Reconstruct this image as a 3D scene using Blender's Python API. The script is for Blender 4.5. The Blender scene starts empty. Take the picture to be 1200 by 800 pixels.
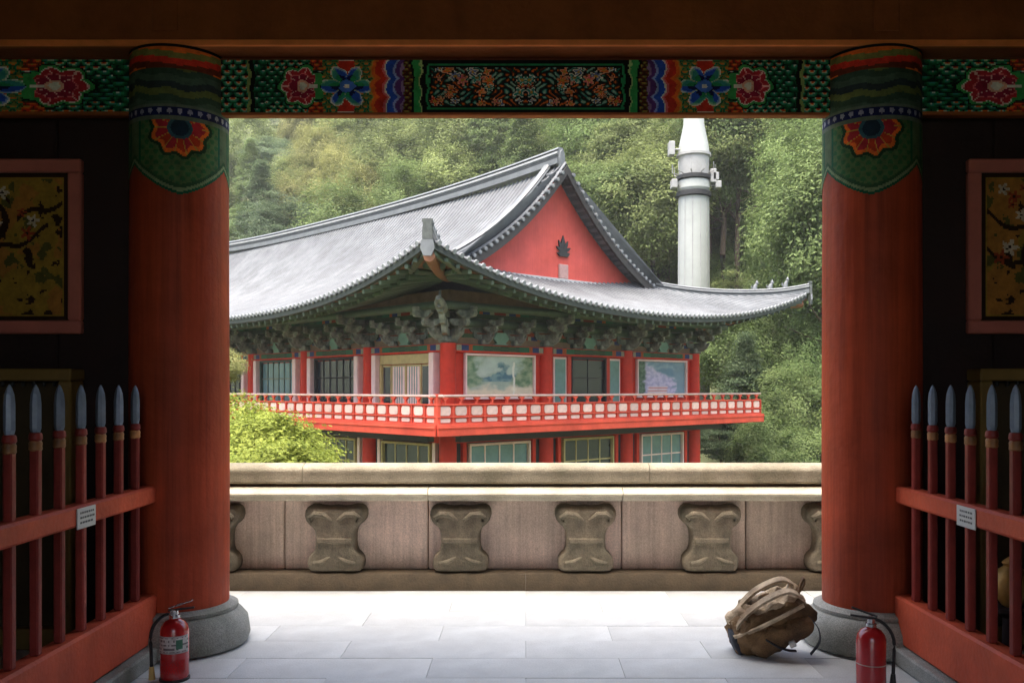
import bpy, math, random
from math import sin, cos, pi, radians, sqrt, exp
from mathutils import Vector, Matrix, noise

# ------------------------------------------------------------------ camera, sky, sun, exposure
scene = bpy.context.scene
COL = scene.collection
EYE = 1.45                       # eye height above the paving of the gate
F = 1050.0 / 1200.0              # focal length in picture widths
cam_d = bpy.data.cameras.new('camera')
cam = bpy.data.objects.new('camera', cam_d)
COL.objects.link(cam)
cam.location = (0, 0, EYE)
cam.rotation_euler = (radians(90), 0, 0)
cam_d.sensor_width = 36.0
cam_d.lens = 36.0 * F
cam_d.shift_x = -16.0 / 1200
cam_d.shift_y = 55.0 / 1200
cam_d.clip_start = 0.05
cam_d.clip_end = 3000
scene.camera = cam

world = bpy.data.worlds.new('World')
scene.world = world
world.use_nodes = True
wn = world.node_tree
wn.nodes.clear()
SUN_EL, SUN_AZ = radians(76), radians(-150)     # azimuth clockwise from +Y
sky = wn.nodes.new('ShaderNodeTexSky')
sky.sky_type = 'NISHITA'
sky.sun_disc = False
sky.sun_elevation = SUN_EL
sky.sun_rotation = SUN_AZ
sky.air_density = 1.0
sky.dust_density = 7.0
sky.ozone_density = 1.0
bg = wn.nodes.new('ShaderNodeBackground')
bg.inputs['Strength'].default_value = 0.15
wo = wn.nodes.new('ShaderNodeOutputWorld')
wn.links.new(sky.outputs[0], bg.inputs[0])
wn.links.new(bg.outputs[0], wo.inputs[0])

sun_d = bpy.data.lights.new('sun', 'SUN')
sun_d.energy = 1.5
sun_d.angle = radians(70)
sun_d.color = (1.0, 0.97, 0.92)
sun = bpy.data.objects.new('sun', sun_d)
COL.objects.link(sun)
sdir = Vector((sin(SUN_AZ) * cos(SUN_EL), cos(SUN_AZ) * cos(SUN_EL), sin(SUN_EL)))
sun.rotation_euler = sdir.to_track_quat('Z', 'Y').to_euler()
sun.location = (0, 0, 60)

scene.view_settings.view_transform = 'Standard'
scene.view_settings.look = 'None'
scene.view_settings.gamma = 1.0
scene.view_settings.use_curve_mapping = False
scene.view_settings.exposure = 2.12
scene.render.engine = 'CYCLES'
cy = scene.cycles
cy.max_bounces = 8
cy.diffuse_bounces = 5
cy.glossy_bounces = 3
cy.transmission_bounces = 4
cy.caustics_reflective = False
cy.caustics_refractive = False
cy.use_denoising = True

random.seed(7)

# ------------------------------------------------------------------ helpers
def lin(c):
    def f(x):
        x /= 255.0
        return x / 12.92 if x <= 0.04045 else ((x + 0.055) / 1.055) ** 2.4
    return (f(c[0]), f(c[1]), f(c[2]), 1.0)

MATS = {}
def mat(name, rgb, rough=0.7, amt=0.25, scale=6.0, bump=0.0, bscale=40.0, spec=0.4, metal=0.0, attr=False, rnd=0.0, second=None, coat=0.0, streak=0.0, speck=0.0):
    """procedural material: base colour (linear) broken by noise, optional second colour, bump, colour attribute"""
    m = bpy.data.materials.new(name)
    m.use_nodes = True
    nt = m.node_tree
    N, L = nt.nodes, nt.links
    b = N['Principled BSDF']
    b.inputs['Roughness'].default_value = rough
    b.inputs['Metallic'].default_value = metal
    b.inputs['Specular IOR Level'].default_value = spec
    b.inputs['Coat Weight'].default_value = coat
    tc = N.new('ShaderNodeTexCoord')
    nz = N.new('ShaderNodeTexNoise')
    nz.inputs['Scale'].default_value = scale
    nz.inputs['Detail'].default_value = 6
    nz.inputs['Roughness'].default_value = 0.65
    L.new(tc.outputs['Object'], nz.inputs['Vector'])
    base = None
    if attr:
        at = N.new('ShaderNodeAttribute')
        at.attribute_name = 'Col'
        base = at.outputs['Color']
    else:
        rg = N.new('ShaderNodeRGB')
        rg.outputs[0].default_value = (rgb[0], rgb[1], rgb[2], 1)
        base = rg.outputs[0]
    if second is not None:
        mx = N.new('ShaderNodeMix'); mx.data_type = 'RGBA'
        r2 = N.new('ShaderNodeValToRGB')
        r2.color_ramp.elements[0].position = 0.42
        r2.color_ramp.elements[1].position = 0.62
        n2 = N.new('ShaderNodeTexNoise')
        n2.inputs['Scale'].default_value = scale * 0.37
        n2.inputs['Detail'].default_value = 5
        L.new(tc.outputs['Object'], n2.inputs['Vector'])
        L.new(n2.outputs['Fac'], r2.inputs['Fac'])
        L.new(r2.outputs['Color'], mx.inputs['Factor'])
        L.new(base, mx.inputs['A'])
        mx.inputs['B'].default_value = (second[0], second[1], second[2], 1)
        base = mx.outputs['Result']
    mr = N.new('ShaderNodeMapRange')
    mr.inputs['From Min'].default_value = 0.25
    mr.inputs['From Max'].default_value = 0.75
    mr.inputs['To Min'].default_value = 1 - amt
    mr.inputs['To Max'].default_value = 1 + amt
    L.new(nz.outputs['Fac'], mr.inputs['Value'])
    fac = mr.outputs['Result']
    if rnd > 0:
        oi = N.new('ShaderNodeObjectInfo')
        m2 = N.new('ShaderNodeMapRange')
        m2.inputs['To Min'].default_value = 1 - rnd
        m2.inputs['To Max'].default_value = 1 + rnd
        L.new(oi.outputs['Random'], m2.inputs['Value'])
        mm = N.new('ShaderNodeMath'); mm.operation = 'MULTIPLY'
        L.new(fac, mm.inputs[0]); L.new(m2.outputs['Result'], mm.inputs[1])
        fac = mm.outputs[0]
    def mul(x_, y_):
        mm_ = N.new('ShaderNodeMath'); mm_.operation = 'MULTIPLY'
        L.new(x_, mm_.inputs[0]); L.new(y_, mm_.inputs[1])
        return mm_.outputs[0]
    if streak > 0:          # upright cracks, grain and runs
        mp = N.new('ShaderNodeMapping'); mp.inputs['Scale'].default_value = (16, 16, 0.55)
        L.new(tc.outputs['Object'], mp.inputs['Vector'])
        ns = N.new('ShaderNodeTexNoise'); ns.inputs['Scale'].default_value = 1.6; ns.inputs['Detail'].default_value = 7; ns.inputs['Roughness'].default_value = 0.7
        L.new(mp.outputs[0], ns.inputs['Vector'])
        ms_ = N.new('ShaderNodeMapRange'); ms_.inputs['From Min'].default_value = 0.28; ms_.inputs['From Max'].default_value = 0.62
        ms_.inputs['To Min'].default_value = 1 - streak; ms_.inputs['To Max'].default_value = 1 + streak * .35
        L.new(ns.outputs['Fac'], ms_.inputs['Value'])
        fac = mul(fac, ms_.outputs['Result'])
    if speck > 0:           # mineral grain
        nk = N.new('ShaderNodeTexNoise'); nk.inputs['Scale'].default_value = 150; nk.inputs['Detail'].default_value = 2
        L.new(tc.outputs['Object'], nk.inputs['Vector'])
        mk_ = N.new('ShaderNodeMapRange'); mk_.inputs['From Min'].default_value = 0.3; mk_.inputs['From Max'].default_value = 0.7
        mk_.inputs['To Min'].default_value = 1 - speck; mk_.inputs['To Max'].default_value = 1 + speck
        L.new(nk.outputs['Fac'], mk_.inputs['Value'])
        fac = mul(fac, mk_.outputs['Result'])
    vm = N.new('ShaderNodeVectorMath'); vm.operation = 'SCALE'
    L.new(base, vm.inputs[0]); L.new(fac, vm.inputs['Scale'])
    L.new(vm.outputs[0], b.inputs['Base Color'])
    # uneven gloss
    rr = N.new('ShaderNodeMapRange')
    rr.inputs['To Min'].default_value = max(0.02, rough - 0.12)
    rr.inputs['To Max'].default_value = min(1.0, rough + 0.12)
    L.new(nz.outputs['Fac'], rr.inputs['Value'])
    L.new(rr.outputs['Result'], b.inputs['Roughness'])
    if bump > 0:
        nb = N.new('ShaderNodeTexNoise')
        nb.inputs['Scale'].default_value = bscale
        nb.inputs['Detail'].default_value = 5
        L.new(tc.outputs['Object'], nb.inputs['Vector'])
        bp = N.new('ShaderNodeBump')
        bp.inputs['Strength'].default_value = bump
        bp.inputs['Distance'].default_value = 0.02
        L.new(nb.outputs['Fac'], bp.inputs['Height'])
        L.new(bp.outputs['Normal'], b.inputs['Normal'])
    MATS[name] = m
    return m

def leaf_mat(name, c1, c2, trans=0.25):
    m = bpy.data.materials.new(name); m.use_nodes = True
    N, L = m.node_tree.nodes, m.node_tree.links
    N.clear()
    at = N.new('ShaderNodeAttribute'); at.attribute_name = 'Col'
    mx = N.new('ShaderNodeMix'); mx.data_type = 'RGBA'
    mx.inputs['A'].default_value = (*c1, 1); mx.inputs['B'].default_value = (*c2, 1)
    sp = N.new('ShaderNodeSeparateColor')
    L.new(at.outputs['Color'], sp.inputs[0])
    L.new(sp.outputs[0], mx.inputs['Factor'])
    oi = N.new('ShaderNodeObjectInfo')
    mr = N.new('ShaderNodeMapRange'); mr.inputs['To Min'].default_value = 0.75; mr.inputs['To Max'].default_value = 1.25
    L.new(oi.outputs['Random'], mr.inputs['Value'])
    vm = N.new('ShaderNodeVectorMath'); vm.operation = 'SCALE'
    L.new(mx.outputs['Result'], vm.inputs[0]); L.new(mr.outputs['Result'], vm.inputs['Scale'])
    d = N.new('ShaderNodeBsdfPrincipled')
    d.inputs['Roughness'].default_value = 0.55; d.inputs['Specular IOR Level'].default_value = 0.1
    t = N.new('ShaderNodeBsdfTranslucent')
    L.new(vm.outputs[0], d.inputs['Base Color']); L.new(vm.outputs[0], t.inputs['Color'])
    ms = N.new('ShaderNodeMixShader'); ms.inputs[0].default_value = trans
    L.new(d.outputs[0], ms.inputs[1]); L.new(t.outputs[0], ms.inputs[2])
    o = N.new('ShaderNodeOutputMaterial')
    L.new(ms.outputs[0], o.inputs[0])
    MATS[name] = m
    return m

class MB:
    """collects pieces of geometry and links them as one mesh object"""
    def __init__(s):
        s.v, s.f, s.m, s.c = [], [], [], []
    def add(s, vs, fs, m=0, c=None):
        o = len(s.v)
        s.v.extend([tuple(p) for p in vs])
        for k, f in enumerate(fs):
            s.f.append([o + i for i in f]); s.m.append(m)
            s.c.append(c[k] if isinstance(c, list) else c)
    def convex(s, vs, fs, m=0, c=None):
        ctr = sum((Vector(p) for p in vs), Vector()) / len(vs)
        out = []
        for f in fs:
            a, b_, d = Vector(vs[f[0]]), Vector(vs[f[1]]), Vector(vs[f[2]])
            n = (b_ - a).cross(d - a)
            fc = sum((Vector(vs[i]) for i in f), Vector()) / len(f)
            out.append(f if n.dot(fc - ctr) >= 0 else f[::-1])
        s.add(vs, out, m, c)
    def box(s, x0, x1, y0, y1, z0, z1, m=0, b=0.0, M=None, c=None):
        cx, cy_, cz = (x0 + x1) / 2, (y0 + y1) / 2, (z0 + z1) / 2
        hx, hy, hz = abs(x1 - x0) / 2, abs(y1 - y0) / 2, abs(z1 - z0) / 2
        if b <= 0:
            vs = [Vector((cx + a * hx, cy_ + e * hy, cz + g * hz)) for a in (-1, 1) for e in (-1, 1) for g in (-1, 1)]
            fs = [[0, 1, 3, 2], [4, 6, 7, 5], [0, 4, 5, 1], [2, 3, 7, 6], [0, 2, 6, 4], [1, 5, 7, 3]]
        else:
            b = min(b, hx * .95, hy * .95, hz * .95)
            vs, ix = [], {}
            for a in (-1, 1):
                for e in (-1, 1):
                    for g in (-1, 1):
                        ix[(a, e, g)] = len(vs)
                        vs.append(Vector((cx + a * hx, cy_ + e * (hy - b), cz + g * (hz - b))))
                        vs.append(Vector((cx + a * (hx - b), cy_ + e * hy, cz + g * (hz - b))))
                        vs.append(Vector((cx + a * (hx - b), cy_ + e * (hy - b), cz + g * hz)))
            fs = []
            for k in (-1, 1):
                fs.append([ix[(k, e, g)] for e, g in ((-1, -1), (1, -1), (1, 1), (-1, 1))])
                fs.append([ix[(a, k, g)] + 1 for a, g in ((-1, -1), (1, -1), (1, 1), (-1, 1))])
                fs.append([ix[(a, e, k)] + 2 for a, e in ((-1, -1), (1, -1), (1, 1), (-1, 1))])
                for j in (-1, 1):
                    fs.append([ix[(k, j, -1)], ix[(k, j, 1)], ix[(k, j, 1)] + 1, ix[(k, j, -1)] + 1])
                    fs.append([ix[(k, -1, j)], ix[(k, 1, j)], ix[(k, 1, j)] + 2, ix[(k, -1, j)] + 2])
                    fs.append([ix[(-1, k, j)] + 1, ix[(1, k, j)] + 1, ix[(1, k, j)] + 2, ix[(-1, k, j)] + 2])
            for q in ix.values():
                fs.append([q, q + 1, q + 2])
        if M is not None:
            vs = [M @ p for p in vs]
        s.convex(vs, fs, m, c)
    def lathe(s, prof, n=24, at=(0, 0, 0), M=None, m=0, a0=0.0, cap=True):
        vs, fs = [], []
        for r, z in prof:
            for k in range(n):
                a = a0 + 2 * pi * k / n
                vs.append(Vector((at[0] + r * cos(a), at[1] + r * sin(a), at[2] + z)))
        for i in range(len(prof) - 1):
            for k in range(n):
                k2 = (k + 1) % n
                fs.append([i * n + k, i * n + k2, (i + 1) * n + k2, (i + 1) * n + k])
        if cap:
            fs.append(list(range(n))[::-1])
            fs.append([(len(prof) - 1) * n + k for k in range(n)])
        if M is not None:
            vs = [M @ p for p in vs]
        s.add(vs, fs, m)
    def tube(s, pts, rad, n=8, m=0, c=None, cap=True):
        pts = [Vector(p) for p in pts]
        if not isinstance(rad, (list, tuple)):
            rad = [rad] * len(pts)
        vs, fs = [], []
        up = Vector((0, 0, 1))
        for i, p in enumerate(pts):
            t = (pts[min(i + 1, len(pts) - 1)] - pts[max(i - 1, 0)]).normalized()
            a = t.cross(up)
            if a.length < 1e-3:
                a = t.cross(Vector((1, 0, 0)))
            a.normalize(); b_ = t.cross(a)
            for k in range(n):
                an = 2 * pi * k / n
                vs.append(p + (a * cos(an) + b_ * sin(an)) * rad[i])
        for i in range(len(pts) - 1):
            for k in range(n):
                k2 = (k + 1) % n
                fs.append([i * n + k, i * n + k2, (i + 1) * n + k2, (i + 1) * n + k])
        if cap:
            fs.append(list(range(n))); fs.append([(len(pts) - 1) * n + k for k in range(n)][::-1])
        s.add(vs, fs, m, c)
    def sweep(s, pts, sec, m=0, cap=True, ms=None):
        """section (lateral, up) swept along pts with up = z"""
        pts = [Vector(p) for p in pts]
        vs, n = [], len(sec)
        for i, p in enumerate(pts):
            t = (pts[min(i + 1, len(pts) - 1)] - pts[max(i - 1, 0)])
            t.z = 0
            t.normalize()
            a = t.cross(Vector((0, 0, 1)))
            for (la, up) in sec:
                vs.append(p + a * la + Vector((0, 0, up)))
        for i in range(len(pts) - 1):
            for k in range(n):
                k2 = (k + 1) % n
                s_f = [i * n + k, i * n + k2, (i + 1) * n + k2, (i + 1) * n + k]
                s.add([vs[q] for q in s_f], [[0, 1, 2, 3]], ms[k] if ms else m)
        if cap:
            s.add(vs[:n], [list(range(n))], m); s.add(vs[-n:], [list(range(n))[::-1]], m)
    def prism(s, poly, O, A, B, T, m=0, c=None):
        """2-D outline (a, b) on axes A, B at O, extruded by vector T"""
        O, A, B, T = Vector(O), Vector(A), Vector(B), Vector(T)
        n = len(poly)
        vs = [O + A * a + B * b_ for a, b_ in poly]
        vs += [p + T for p in vs]
        fs = [list(range(n))[::-1], [n + k for k in range(n)]]
        fs += [[k, (k + 1) % n, n + (k + 1) % n, n + k] for k in range(n)]
        s.add(vs, fs, m, c)
    def patch(s, pos, nu, nv, col=None, m=0):
        vs = [pos(i / nu, j / nv) for j in range(nv + 1) for i in range(nu + 1)]
        fs, cs = [], []
        for j in range(nv):
            for i in range(nu):
                a = j * (nu + 1) + i
                fs.append([a, a + 1, a + nu + 2, a + nu + 1])
                cs.append(col((i + .5) / nu, (j + .5) / nv) if col else None)
        s.add(vs, fs, m, cs)
    def mesh(s, name, mats, smooth=None):
        me = bpy.data.meshes.new(name)
        me.from_pydata(s.v, [], s.f)
        for mm in (mats if isinstance(mats, (list, tuple)) else [mats]):
            me.materials.append(MATS[mm] if isinstance(mm, str) else mm)
        if any(s.m):
            me.polygons.foreach_set('material_index', s.m)
        if any(c is not None for c in s.c):
            ca = me.color_attributes.new('Col', 'FLOAT_COLOR', 'CORNER')
            buf = []
            for f, c in zip(s.f, s.c):
                c = c or (0.5, 0.5, 0.5, 1)
                buf.extend(list(c) * len(f))
            ca.data.foreach_set('color', buf)
        if smooth is not None:
            me.polygons.foreach_set('use_smooth', [True] * len(me.polygons))
            if smooth < 180:
                me.set_sharp_from_angle(angle=radians(smooth))
        me.update()
        return me
    def build(s, name, mats, parent=None, smooth=None, loc=None, label=None, kind=None):
        return link(name, s.mesh(name, mats, smooth), parent, loc, label=label, kind=kind)

def link(name, me, parent=None, loc=None, rot=None, scale=None, label=None, kind=None):
    o = bpy.data.objects.new(name, me)
    COL.objects.link(o)
    if parent is not None:
        o.parent = parent
    if loc is not None:
        o.location = loc
    if rot is not None:
        if len(rot) == 4:
            o.rotation_mode = 'QUATERNION'; o.rotation_quaternion = rot
        else:
            o.rotation_euler = rot
    if scale is not None:
        o.scale = scale
    if label:
        o['label'] = label
    if kind:
        o['kind'] = kind
    return o

def thing(name, label, cat, loc=(0, 0, 0), rz=0.0, group=None):
    o = bpy.data.objects.new(name, None)
    COL.objects.link(o)
    o.location = loc; o.rotation_euler = (0, 0, rz)
    o.empty_display_size = 0.2
    tag(o, label, cat, group)
    return o

def tag(o, label, cat, group=None, kind=None):
    o['label'] = label
    if cat: o['category'] = cat
    if group: o['group'] = group
    if kind: o['kind'] = kind

def px(x, y, Y):
    """point at distance Y seen at picture position x, y (1200 x 800 grid)"""
    return Vector(((x - 616) / 1050 * Y, Y, EYE + (455 - y) / 1050 * Y))

def fbm(x, y, z=0.0, o=4):
    return noise.fractal(Vector((x, y, z)), 1.0, 2.0, o)

# ------------------------------------------------------------------ materials
RED = (0.41, 0.060, 0.021)
mat('red_paint', RED, 0.55, 0.28, 2.2, 0.25, 18, second=(0.30, 0.046, 0.017), spec=0.2, streak=0.36)
mat('picket_red', (0.22, 0.028, 0.020), 0.5, 0.3, 9.0, 0.15, 40, rnd=0.2, spec=0.3)
mat('collar_paint', (0.34, 0.15, 0.05), 0.5, 0.4, 30.0, rnd=0.4)
mat('lit_edge_orange', (0.85, 0.26, 0.07), 0.5, 0.2, 5.0, 0.1, 30, spec=0.2)  # brighter orange stands for floor bounce on the upper beam's lower edge
mat('red_rail', (0.58, 0.10, 0.045), 0.5, 0.25, 5.0, 0.2, 40, second=(0.47, 0.075, 0.036), spec=0.2)
mat('brown_red', (0.27, 0.078, 0.022), 0.6, 0.3, 4.0, 0.2, 25, spec=0.15)
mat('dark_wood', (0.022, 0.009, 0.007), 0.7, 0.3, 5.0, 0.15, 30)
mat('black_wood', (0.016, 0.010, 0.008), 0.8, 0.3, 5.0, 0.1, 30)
mat('paint_colours', (1, 1, 1), 0.65, 0.38, 22.0, 0.12, 60, attr=True, spec=0.2)
mat('mural_colours', (1, 1, 1), 0.5, 0.15, 3.0, attr=True)
mat('block_pink', (0.36, 0.22, 0.20), 0.8, 0.2, 6.0)
mat('granite', (0.27, 0.27, 0.24), 0.75, 0.25, 9.0, 0.3, 120, second=(0.19, 0.195, 0.16), speck=0.3)
mat('paving', (0.52, 0.53, 0.515), 0.4, 0.18, 3.0, 0.12, 90, rnd=0.05, second=(0.45, 0.46, 0.45), spec=0.4, speck=0.14)
mat('mortar', (0.42, 0.43, 0.43), 0.85, 0.2, 20.0, 0.2, 100)
mat('tan_stone', (0.33, 0.285, 0.20), 0.8, 0.25, 7.0, 0.3, 70, second=(0.22, 0.19, 0.125), speck=0.2)
mat('pink_stone', (0.64, 0.49, 0.40), 0.8, 0.25, 3.0, 0.25, 70, rnd=0.14, second=(0.50, 0.40, 0.31), streak=0.26, speck=0.18)
mat('pale_stone', (0.55, 0.49, 0.37), 0.75, 0.2, 8.0, 0.25, 80, second=(0.44, 0.39, 0.28), speck=0.15)
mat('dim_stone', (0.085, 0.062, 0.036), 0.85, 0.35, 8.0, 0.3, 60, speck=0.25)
mat('carved_stone', (0.19, 0.155, 0.105), 0.85, 0.35, 9.0, 0.45, 50, rnd=0.15, second=(0.12, 0.105, 0.07), streak=0.2, speck=0.25)
mat('tile', (0.098, 0.105, 0.112), 0.55, 0.35, 1.6, 0.3, 14, second=(0.124, 0.132, 0.139), spec=0.25)
mat('tile_pan', (0.082, 0.088, 0.094), 0.55, 0.3, 2.0, 0.2, 14, spec=0.25)
mat('tile_end', (0.20, 0.21, 0.215), 0.6, 0.4, 9.0, 0.2, 20)
mat('ornament_grey', (0.065, 0.072, 0.066), 0.6, 0.4, 9.0, 0.3, 20)
mat('ridge_grey', (0.13, 0.14, 0.145), 0.5, 0.25, 3.0, 0.2, 20)
mat('ridge_pale', (0.33, 0.34, 0.34), 0.6, 0.2, 3.0, 0.15, 20)
mat('ridge_dark', (0.03, 0.033, 0.036), 0.6, 0.3, 3.0, 0.2, 20)
mat('gable_red', (0.50, 0.085, 0.07), 0.7, 0.22, 0.9, 0.15, 12, second=(0.43, 0.07, 0.052), spec=0.15, streak=0.12)
mat('pav_red', (0.50, 0.034, 0.015), 0.55, 0.22, 2.5, 0.1, 15, spec=0.15)
mat('pav_bright_red', (0.50, 0.068, 0.038), 0.6, 0.3, 1.4, 0.15, 15, rnd=0.12, second=(0.42, 0.052, 0.03), spec=0.12)
mat('pav_pink', (0.72, 0.53, 0.48), 0.6, 0.15, 3.0, spec=0.15)
mat('pale_panel', (0.56, 0.39, 0.335), 0.6, 0.2, 4.0, rnd=0.2, spec=0.15)
mat('pav_green', (0.060, 0.095, 0.070), 0.6, 0.35, 4.0, rnd=0.25)
mat('pav_teal', (0.13, 0.24, 0.20), 0.6, 0.25, 4.0)
mat('pav_dark', (0.028, 0.026, 0.024), 0.7, 0.3, 3.0)
mat('frieze_brown', (0.16, 0.10, 0.065), 0.7, 0.4, 3.0)
mat('rafter_end', (0.07, 0.10, 0.075), 0.6, 0.3, 4.0, rnd=0.3)
mat('eave_dark', (0.030, 0.038, 0.034), 0.7, 0.3, 3.0)
mat('pav_gold', (0.42, 0.33, 0.14), 0.55, 0.2, 4.0)
mat('bracket', (0.10, 0.12, 0.115), 0.6, 0.55, 7.0, rnd=0.25, second=(0.22, 0.23, 0.21))
mat('eave_board', (0.22, 0.095, 0.05), 0.7, 0.3, 3.0)
mat('glass_dark', (0.018, 0.024, 0.030), 0.12, 0.1, 2.0, spec=0.6)
mat('glass_teal', (0.10, 0.19, 0.20), 0.15, 0.3, 1.3, spec=0.6)
mat('white_tower', (0.37, 0.385, 0.36), 0.55, 0.12, 0.8, second=(0.32, 0.34, 0.315))
mat('grey_metal', (0.30, 0.30, 0.29), 0.5, 0.2, 2.0)
mat('dark_metal', (0.02, 0.02, 0.02), 0.6, 0.2, 2.0)
mat('steel_tip', (0.19, 0.23, 0.29), 0.4, 0.25, 20.0, metal=0.2, spec=0.5, rnd=0.25)
mat('gold_paint', (0.48, 0.27, 0.07), 0.45, 0.25, 15.0, metal=0.3)
mat('ochre_frame', (0.22, 0.14, 0.035), 0.5, 0.2, 6.0)
mat('ochre_inner', (0.055, 0.036, 0.012), 0.6, 0.3, 6.0)
mat('pink_frame', (0.50, 0.155, 0.11), 0.5, 0.15, 6.0)
mat('sign_white', (0.55, 0.55, 0.52), 0.4, 0.1, 6.0)
mat('ink', (0.10, 0.10, 0.10), 0.6, 0.1, 6.0)
mat('ext_red', (0.40, 0.012, 0.014), 0.25, 0.08, 4.0, spec=0.6, coat=0.5)
mat('ext_label', (0.45, 0.43, 0.42), 0.4, 0.1, 20.0)
mat('ext_black', (0.02, 0.02, 0.02), 0.45, 0.2, 20.0)
mat('chrome', (0.5, 0.5, 0.5), 0.25, 0.1, 20.0, metal=0.9)
mat('ext_yellow', (0.55, 0.38, 0.12), 0.5, 0.1, 10.0)
mat('bag_cloth', (0.215, 0.125, 0.055), 0.85, 0.6, 11.0, 0.7, 150, second=(0.075, 0.040, 0.020))
mat('bag_pale', (0.62, 0.48, 0.32), 0.8, 0.5, 14.0, 0.6, 160, second=(0.27, 0.18, 0.10))
mat('bag_dark', (0.035, 0.04, 0.05), 0.7, 0.3, 20.0, 0.3, 200)
mat('soil', (0.085, 0.095, 0.040), 0.95, 0.4, 0.5, 0.3, 3, second=(0.065, 0.09, 0.03))
mat('bark', (0.09, 0.065, 0.045), 0.9, 0.35, 5.0, 0.5, 20)
mat('roof_under', (0.05, 0.03, 0.02), 0.8, 0.2, 4.0)
mat('wall_outer', (0.35, 0.28, 0.2), 0.8, 0.2, 4.0)
leaf_mat('leaf_olive', (0.115, 0.155, 0.050), (0.275, 0.320, 0.120), 0.4)
leaf_mat('leaf_mid', (0.090, 0.140, 0.046), (0.225, 0.290, 0.105), 0.4)
leaf_mat('leaf_dark', (0.070, 0.110, 0.056), (0.155, 0.205, 0.105), 0.4)
leaf_mat('leaf_yellow', (0.175, 0.185, 0.060), (0.345, 0.345, 0.140), 0.4)
leaf_mat('leaf_lime', (0.120, 0.160, 0.022), (0.290, 0.320, 0.060), 0.35)
leaf_mat('leaf_fresh', (0.105, 0.170, 0.050), (0.260, 0.335, 0.125), 0.4)

# ------------------------------------------------------------------ terrain
def smooth_pos(t, k=6.0):
    return t if t > 40 else math.log(1 + exp(t / k)) * k
def ground_z(x, y):
    xc = max(-80.0, min(x, 16.0 + 0.25 * max(0, x - 16)))
    t = y - (55 - 0.75 * xc)
    h = 0.78 * smooth_pos(t)
    if h > 85: h = 85 + (h - 85) * 0.02
    g = -5.0 + h + 0.6 * fbm(x * .06, y * .06) * min(1, h / 4)
    return g
def ground():
    def ax(lo, hi, n):
        return [lo + (hi - lo) * k / n for k in range(n + 1)]
    xs = [-2000, -800, -350] + ax(-160, 160, 64) + [350, 800, 2000]
    ys = [-2000, -800, -300, -120, -60] + ax(-20, 260, 60) + [400, 900, 2000]
    vs = [(x, y, ground_z(x, y) if y > 20 else -5.0) for y in ys for x in xs]
    n = len(xs)
    fs = [[j * n + i, j * n + i + 1, (j + 1) * n + i + 1, (j + 1) * n + i] for j in range(len(ys) - 1) for i in range(n - 1)]
    mb = MB(); mb.add(vs, fs)
    o = mb.build('ground', 'soil', smooth=180)
    tag(o, 'wooded earth hillside rising behind the pavilion', None, kind='structure')
ground()

# ------------------------------------------------------------------ gate floor
COLY, BALY = 5.10, 6.42
def gate_floor():
    mb = MB()
    mb.box(-6.6, 6.6, -4.0, 6.98, -5.2, -0.0045)
    o = mb.build('porch_floor', 'mortar')
    tag(o, 'pale grey stone floor of the gate passage', None, kind='structure')
    W, D = 1.0, 0.33
    sl = {}
    for key, (w) in {'a': W, 'b': W * .5}.items():
        b = MB(); b.box(-w / 2 + .0008, w / 2 - .0008, -D / 2 + .0008, D / 2 - .0008, -0.022, 0.0, b=.0018)
        sl[key] = b.mesh('paving_slab', 'paving')
    r = random.Random(3)
    y, row = 6.80, 0
    while y > 1.9:
        off = (row % 2) * .5
        x = -2.5 + off
        if off:
            link('paving_slab', sl['b'], o, (-2.25, y - D / 2, r.uniform(-.0015, .0015)))
        while x < 2.49:
            if x + W <= 2.51:
                link('paving_slab', sl['a'], o, (x + W / 2, y - D / 2, r.uniform(-.0015, .0015)))
                x += W
            else:
                link('paving_slab', sl['b'], o, (x + W / 4, y - D / 2, r.uniform(-.0015, .0015)))
                x += W / 2
        y -= D; row += 1
    mb = MB()
    mb.box(-6.5, -2.505, -3.9, 6.9, -.02, -.0015); mb.box(2.505, 6.5, -3.9, 6.9, -.02, -.0015); mb.box(-2.5, 2.5, -3.9, y - .005, -.02, -.0015)
    mb.build('paving_border', 'paving', o)
gate_floor()

# ------------------------------------------------------------------ gate building
gate = thing('gate_building', 'red timber temple gate passage with painted beams framing the view', 'gate', (0, COLY, 0))
def G(y): return y - COLY
GREEN = lin((40, 146, 90)); DGREEN = lin((18, 84, 56)); TEAL = lin((56, 150, 136)); BLUE = lin((40, 84, 190)); NAVY = lin((20, 26, 76))
CRED = lin((206, 54, 36)); ORANGE = lin((232, 112, 40)); PINK = lin((226, 112, 116)); WHITE = lin((226, 226, 210)); BLACK = lin((14, 14, 14))
YELL = lin((196, 150, 60)); OLIVE = lin((112, 124, 60)); GREYG = lin((96, 108, 92)); PURP = lin((92, 52, 122)); BRWN = lin((106, 46, 26))

_rp = random.Random(77)
FLOWERS = []
for _k in range(26):
    FLOWERS.append((_rp.uniform(0, 110), _rp.choice((16, 27, 36, 46, 56)) + _rp.uniform(-3, 3), _rp.uniform(4.0, 8.5), _rp.choice((ORANGE, ORANGE, CRED, PINK, TEAL, lin((96, 120, 170)))), _rp.randint(4, 7), _rp.uniform(0, 6)))
def scales(t, y, cell, ramp):
    """overlapping fish-scale arcs in graded tones"""
    best = None
    r0 = int(y // (cell * .5))
    for rr in (r0 + 1, r0, r0 - 1):
        cy_ = rr * cell * .5
        off = (rr % 2) * cell * .5
        cx = round((t - off) / cell) * cell + off
        d = math.hypot(t - cx, y - cy_) / (cell * .56)
        if d < 1 and y <= cy_ + .1:
            return ramp[min(len(ramp) - 1, int(d * len(ramp)))]
    return ramp[-1]
R_GREEN = [CRED, ORANGE, lin((190, 210, 170)), TEAL, GREEN, DGREEN, BLACK]
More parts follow.
